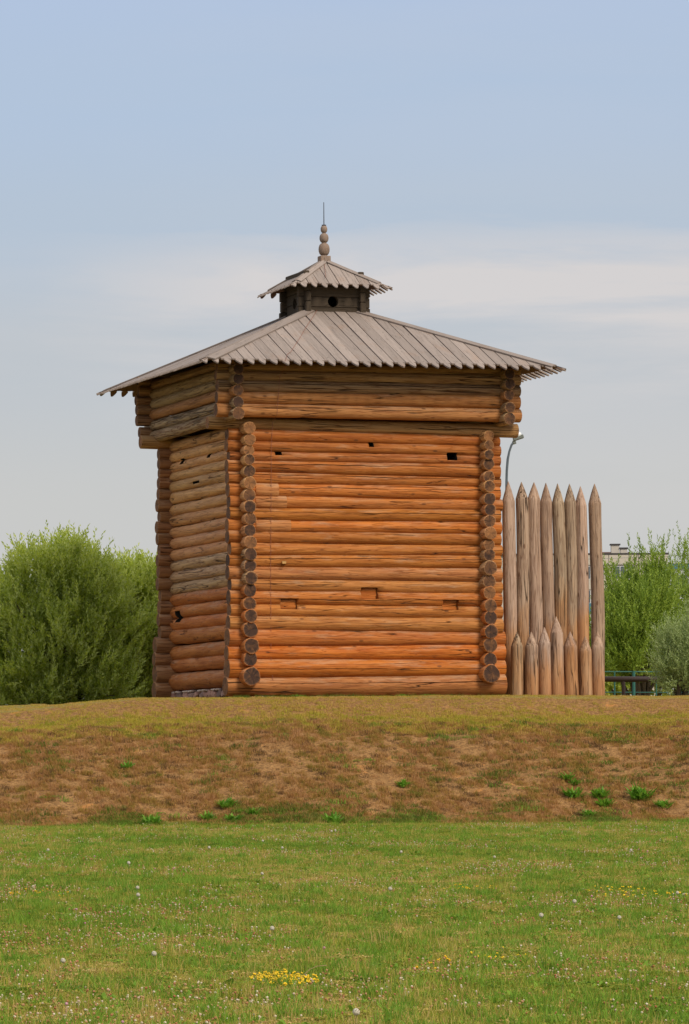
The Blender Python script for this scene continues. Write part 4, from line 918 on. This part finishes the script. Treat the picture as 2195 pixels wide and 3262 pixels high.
# clover heads
def head_mat(name, c1, c2):
    m, t, b = new_mat(name); oi = N(t, 'ShaderNodeObjectInfo'); c = mixc(t, oi.outputs['Random'], c1, c2); t.links.new(c, b.inputs['Base Color']); b.inputs['Roughness'].default_value = .8; return m
def head(mat, r, z, seed):
    bm = bmesh.new(); bmesh.ops.create_icosphere(bm, subdivisions=1, radius=r)
    for w in bm.verts: w.co = Vector((w.co.x, w.co.y, w.co.z*.85+z))*1.0
    V, Fc = tube([(0, 0, 0), (.004, 0, z)], .0012, 3, False); k = [bm.verts.new(p) for p in V]
    for f in Fc: bm.faces.new([k[i] for i in f])
    me = bpy.data.meshes.new('flower_head'); bm.to_mesh(me); bm.free(); me.materials.append(mat); return bpy.data.objects.new('flower_head', me)
hw = head_mat('white_clover', (.70, .60, .45), (.50, .34, .24)); hb = head_mat('faded_clover', (.34, .11, .035), (.46, .24, .12)); hp = head_mat('pink_clover', (.50, .16, .28), (.55, .3, .34))
vh = [head(hw, .0085, .075, 1), head(hw, .0075, .06, 2), head(hb, .009, .07, 3), head(hb, .008, .055, 4), head(hp, .011, .10, 5)]
u, v = field(48000, 22, 92, 1.1); d = pn_(u, v, .45, 21.0)+.45*pn_(u, v, 1.6, 5.0)+.10*sst(60, 35, v); keep = d > rng.uniform(-.10, .50, len(u)); u, v = u[keep], v[keep]; n = len(u)
scatter('clover_flowers', to_w(u, v), rng.uniform(0, 6.28, n), rng.uniform(.8, 1.25, n), rng.choice(5, n, p=[.17, .21, .35, .265, .005]), vh, 'small white and faded brown clover heads dotted through the meadow', 'flowers')
# dry standing stems
ds = [tuft(3, .05, .12, .26, .0035, .5, gb, 41), tuft(2, .04, .10, .22, .003, .9, gb, 42)]
u, v = field(1500, 22, 92, 1.2); n = len(u)
scatter('dry_stems', to_w(u, v), rng.uniform(0, 6.28, n), rng.uniform(.6, 1.1, n), rng.choice(2, n), ds, 'thin straw-coloured stems standing above the mown grass', 'grass stems')

# ------------------------------------------------------------------ individual plants
MDOCK = leaf_mat('dock_leaf', (.09, .24, .015), (.22, .42, .04), .4); MBURD = leaf_mat('broad_leaf', (.10, .20, .015), (.26, .40, .05), .35)
def leaf(ln, w, lift, droop, fold=.15, nseg=5):
    V, Fc = [], []
    for i in range(nseg+1):
        s = i/nseg; ww = w/2*math.sin(math.pi*min(1, s*.92+.06))**.7 if i < nseg else .002
        x = ln*s*math.cos(lift*(1-droop*s)); z = ln*s*math.sin(lift*(1-droop*s))
        V += [(x, -ww, z+fold*ww), (x, 0, z), (x, ww, z+fold*ww)]
        if i: k = 3*i; Fc += [(k-3, k, k+1, k-2), (k-2, k+1, k+2, k-1)]
    return V, Fc
def rosette(name, label, cat, p, n, ln, w, mat, group=None, lift=(.5, 1.1)):
    t = thing(name, label, cat, p, group, rz=random.uniform(0, 6))
    for i in range(n):
        l = ln*random.uniform(.65, 1.15); V, Fc = leaf(l, w*random.uniform(.7, 1.2), random.uniform(*lift), random.uniform(.1, .45)); me = mesh('leaf', V, Fc, mat, smooth=True)
        a = me.attributes.new('tint', 'FLOAT', 'POINT'); a.data.foreach_set('value', [random.random()]*len(V))
        sr = ln*.55 if n > 14 else 0; aa = random.uniform(0, 6.28); sq = sr*math.sqrt(random.random())
        o = link('leaf', me, t, (sq*math.cos(aa), sq*math.sin(aa), -.01)); o.rotation_euler = (random.uniform(-.2, .2), random.uniform(-.1, .1), i*2.399+random.uniform(-.3, .3))
    return t
docks = [(722, 2572, .95, 'bright green weed clump low on the left half of the slope, largest there'), (807, 2597, .6, 'small green weed right of the largest left clump on the slope'), (666, 2613, .75, 'green weed at the foot of the slope left of the largest left clump'), (743, 2618, .75, 'spreading green weed at the slope foot directly below the largest left clump'), (403, 2448, .6, 'small dark green weed alone halfway up the slope near its left end'), (484, 2628, 1.0, 'dark green grassy clump at the foot of the slope on the left'),
 (1823, 2540, 1.05, 'leftmost of the large bright green weed clumps on the right part of the slope'), (1907, 2540, 1.0, 'second large weed clump from the left on the right part of the slope'), (1927, 2567, .8, 'weed clump touching the lower right of the second large clump'), (2039, 2545, 1.45, 'largest and widest green weed clump on the right part of the slope'), (2112, 2573, .85, 'rightmost weed clump on the slope beside the widest one'), (1875, 2600, .6, 'small weed lowest of the right group near the slope foot'), (1805, 2485, .7, 'darker weed above the leftmost large clump of the right group'), (1832, 2500, .5, 'little dark weed between the leftmost large clump and the one above'), (1285, 2506, .55, 'small bright weed alone mid slope below the middle of the tower'), (1060, 2622, .9, 'dark green clump at the slope foot below the middle of the tower')]
for x, y, s, lab in docks:
    p = ground_hit(x, y); rosette('weed_clump', lab, 'weed', p, int(55*s)+18, .19*s+.09, .048, MDOCK, 'green weed clumps on the slope', lift=(.5, 1.4))
for x, y, s, lab in ((712, 3160, 1.0, 'broad-leaved plant left of the large yellow flower patch at the bottom'), (140, 2752, 1.2, 'tall broad-leaved plant near the left edge at the top of the meadow'), (1530, 2915, .7, 'pale broad-leaved plant in the middle right of the meadow'), (1460, 3235, .55, 'small pale broad-leaved plant at the bottom edge right of centre'), (2110, 3225, .7, 'broad-leaved plant at the bottom right corner of the meadow'), (520, 3150, .6, 'low leafy plant at the bottom left of the broad-leaved one')):
    p = ground_hit(x, y); rosette('broad_leaf_plant', lab, 'plant', p, 6, .17*s, .11*s, MBURD, 'broad-leaved plants in the meadow', lift=(.3, .9))
# dandelion clocks
MPUFF, t, b = new_mat('dandelion_down'); b.inputs['Base Color'].default_value = (.60, .54, .43, 1); b.inputs['Roughness'].default_value = 1
MSTEM = simple('flower_stem', (.20, .22, .07), .7); MDRY = simple('dry_stem', (.42, .27, .14), .8)
g = np.random.default_rng(5); Vq, Fq = [], []
for i in range(170):
    d = Vector(g.normal(size=3)).normalized(); s = d.cross(Vector(g.normal(size=3))).normalized(); c = d*.021; k = len(Vq); w = .0042; s2 = d.cross(s)
    Vq += [tuple(c+s*w), tuple(c+s2*w), tuple(c-s*w), tuple(c-s2*w)]; Fq.append((k, k+1, k+2, k+3)); k = len(Vq); Vq += [tuple(d*.004), tuple(c+s*.0006), tuple(c-s*.0006)]; Fq.append((k, k+1, k+2))
puff = mesh('seed_head', Vq, Fq, MPUFF)
bm = bmesh.new(); bmesh.ops.create_icosphere(bm, subdivisions=1, radius=.006); core = bpy.data.meshes.new('seed_core'); bm.to_mesh(core); bm.free(); core.materials.append(MSTEM)
dl = [(201, 3064, 'large white dandelion clock at the left, above the bottom left meadow corner'), (410, 2752, 'dandelion clock high in the meadow left of centre, above the close pair'), (438, 2830, 'upper of the two close dandelion clocks left of centre'), (440, 2853, 'lower of the two close dandelion clocks left of centre'), (835, 2785, 'dandelion clock on a tall curved stem near the middle of the meadow'), (666, 2702, 'dandelion clock near the meadow top, below the left weed clumps'), (491, 3041, 'ragged dandelion clock in the reddish clover patch at the left'), (899, 2702, 'dandelion clock near the meadow top, left of centre'), (837, 2680, 'small dandelion clock at the very top of the meadow'),
 (1830, 2875, 'bright dandelion clock left of the right yellow flower patch'), (1724, 2920, 'dandelion clock on a straight stem lower left of the brightest right one'), (1135, 3229, 'large half-blown dandelion clock at the bottom edge near the middle'), (1278, 2716, 'dandelion clock near the meadow top just right of centre'), (1243, 2834, 'dandelion clock on a dry stem just right of centre'), (1575, 2732, 'dandelion clock near the meadow top on the right'), (1973, 2927, 'dandelion clock under the right yellow flower patch'), (2158, 2847, 'dandelion clock near the right edge beside the yellow flowers'), (2010, 2711, 'fuzzy dandelion clock near the top right of the meadow'), (1068, 2647, 'right one of the dandelion clocks at the slope foot in the middle'), (1056, 2649, 'left one of the dandelion clocks at the slope foot in the middle'), (867, 2960, 'small dandelion clock in the dense clover at the middle left'), (153, 2710, 'dandelion clock above the tall broad-leaved plant at the left')]
for x, y, lab in dl:
    h = random.uniform(.13, .17); p = ground_hit(x, y+2)
    vv = (p-CAM).dot(FW); p = ground_hit(x, y + h*F/vv)
    t = thing('dandelion_clock', lab, 'dandelion', p, 'dandelion clocks'); s = random.uniform(.85, 1.1)
    dx = random.uniform(-.02, .02)
    V, Fc = tube([(-dx, 0, 0), (0, .005, h*.5), (0, 0, h-.004)], .0022, 5); link('stem', mesh('stem', V, Fc, MSTEM), t)
    for mname, me_ in (('seed_head', puff), ('seed_core', core)): o = link(mname, me_, t, (0, 0, h)); o.scale = (s, s, s)
# yellow flower patches
MYEL = head_mat('yellow_petals', (.80, .42, .008), (.85, .58, .015))
yl = [(905, 3142, .25, .24, 150, 'dense patch of yellow flowers at the bottom left of centre'), (1970, 2850, .42, .60, 36, 'large yellow flower patch near the right edge of the meadow'), (1500, 2834, .34, .35, 22, 'small yellow flower patch in the upper meadow right of centre'), (1635, 3066, .36, .3, 13, 'sparse yellow flowers in the lower meadow right of centre'), (1375, 3088, .30, .25, 9, 'few pale yellow flowers left of the sparse yellow ones'), (100, 2857, .50, .3, 20, 'sparse yellow flowers near the left edge of the meadow'), (2140, 2862, .2, .2, 9, 'few yellow flowers at the right edge beside the large patch')]
for x, y, rx, ry, n, lab in yl:
    p = ground_hit(x, y+10); t = thing('yellow_flower_patch', lab, 'flowers', p, 'yellow flower patches'); bm = bmesh.new(); bs = bmesh.new()
    for i in range(n):
        a = random.uniform(0, 6.28); rr = math.sqrt(random.random()); q = RT*(math.cos(a)*rr*rx) + FW*(math.sin(a)*rr*ry*3); z = gz(p.x+q.x, p.y+q.y)-p.z + random.uniform(.055, .10); s = random.uniform(.006, .010)
        for j in range(random.choice([2, 3, 4])):
            m = Matrix.Translation(Vector((q.x, q.y, z)) + Vector((random.uniform(-.012, .012), random.uniform(-.012, .012), random.uniform(-.006, .006)))) @ Matrix.Diagonal((s, s, s*.8, 1)); bmesh.ops.create_icosphere(bm, subdivisions=1, radius=1, matrix=m)
        V, Fc = tube([(q.x, q.y, z-.1), (q.x, q.y, z)], .0015, 3, False); k = [bs.verts.new(w) for w in V]; [bs.faces.new([k[j] for j in f]) for f in Fc]
        for j in range(6):
            c = Vector((q.x+random.uniform(-.03, .03), q.y+random.uniform(-.03, .03), z-random.uniform(.01, .07))); d = Vector((random.uniform(-1, 1), random.uniform(-1, 1), .6)).normalized()*.02; e = d.cross(UP).normalized()*.006
            bs.faces.new([bs.verts.new(w) for w in (c, c+d*.5+e, c+d, c+d*.5-e)])
    bm_obj('blossoms', bm, MYEL, t); bm_obj('foliage', bs, gw, t)
# arching dry stalk
a = ground_hit(945, 3150); t = thing('dry_stalk', 'long dry stalk arching to the right over the yellow flower patch', 'dry stalk', a); s = 1/(F/((a-CAM).dot(FW)))
V, Fc = tube([RT*(x*s)+UP*(z*s) for x, z in ((0, -5), (8, 22), (22, 44), (42, 62), (66, 72), (96, 74))], [.003, .003, .0028, .0025, .002, .0035], 6); link('stalk', mesh('stalk', V, Fc, MDRY), t)
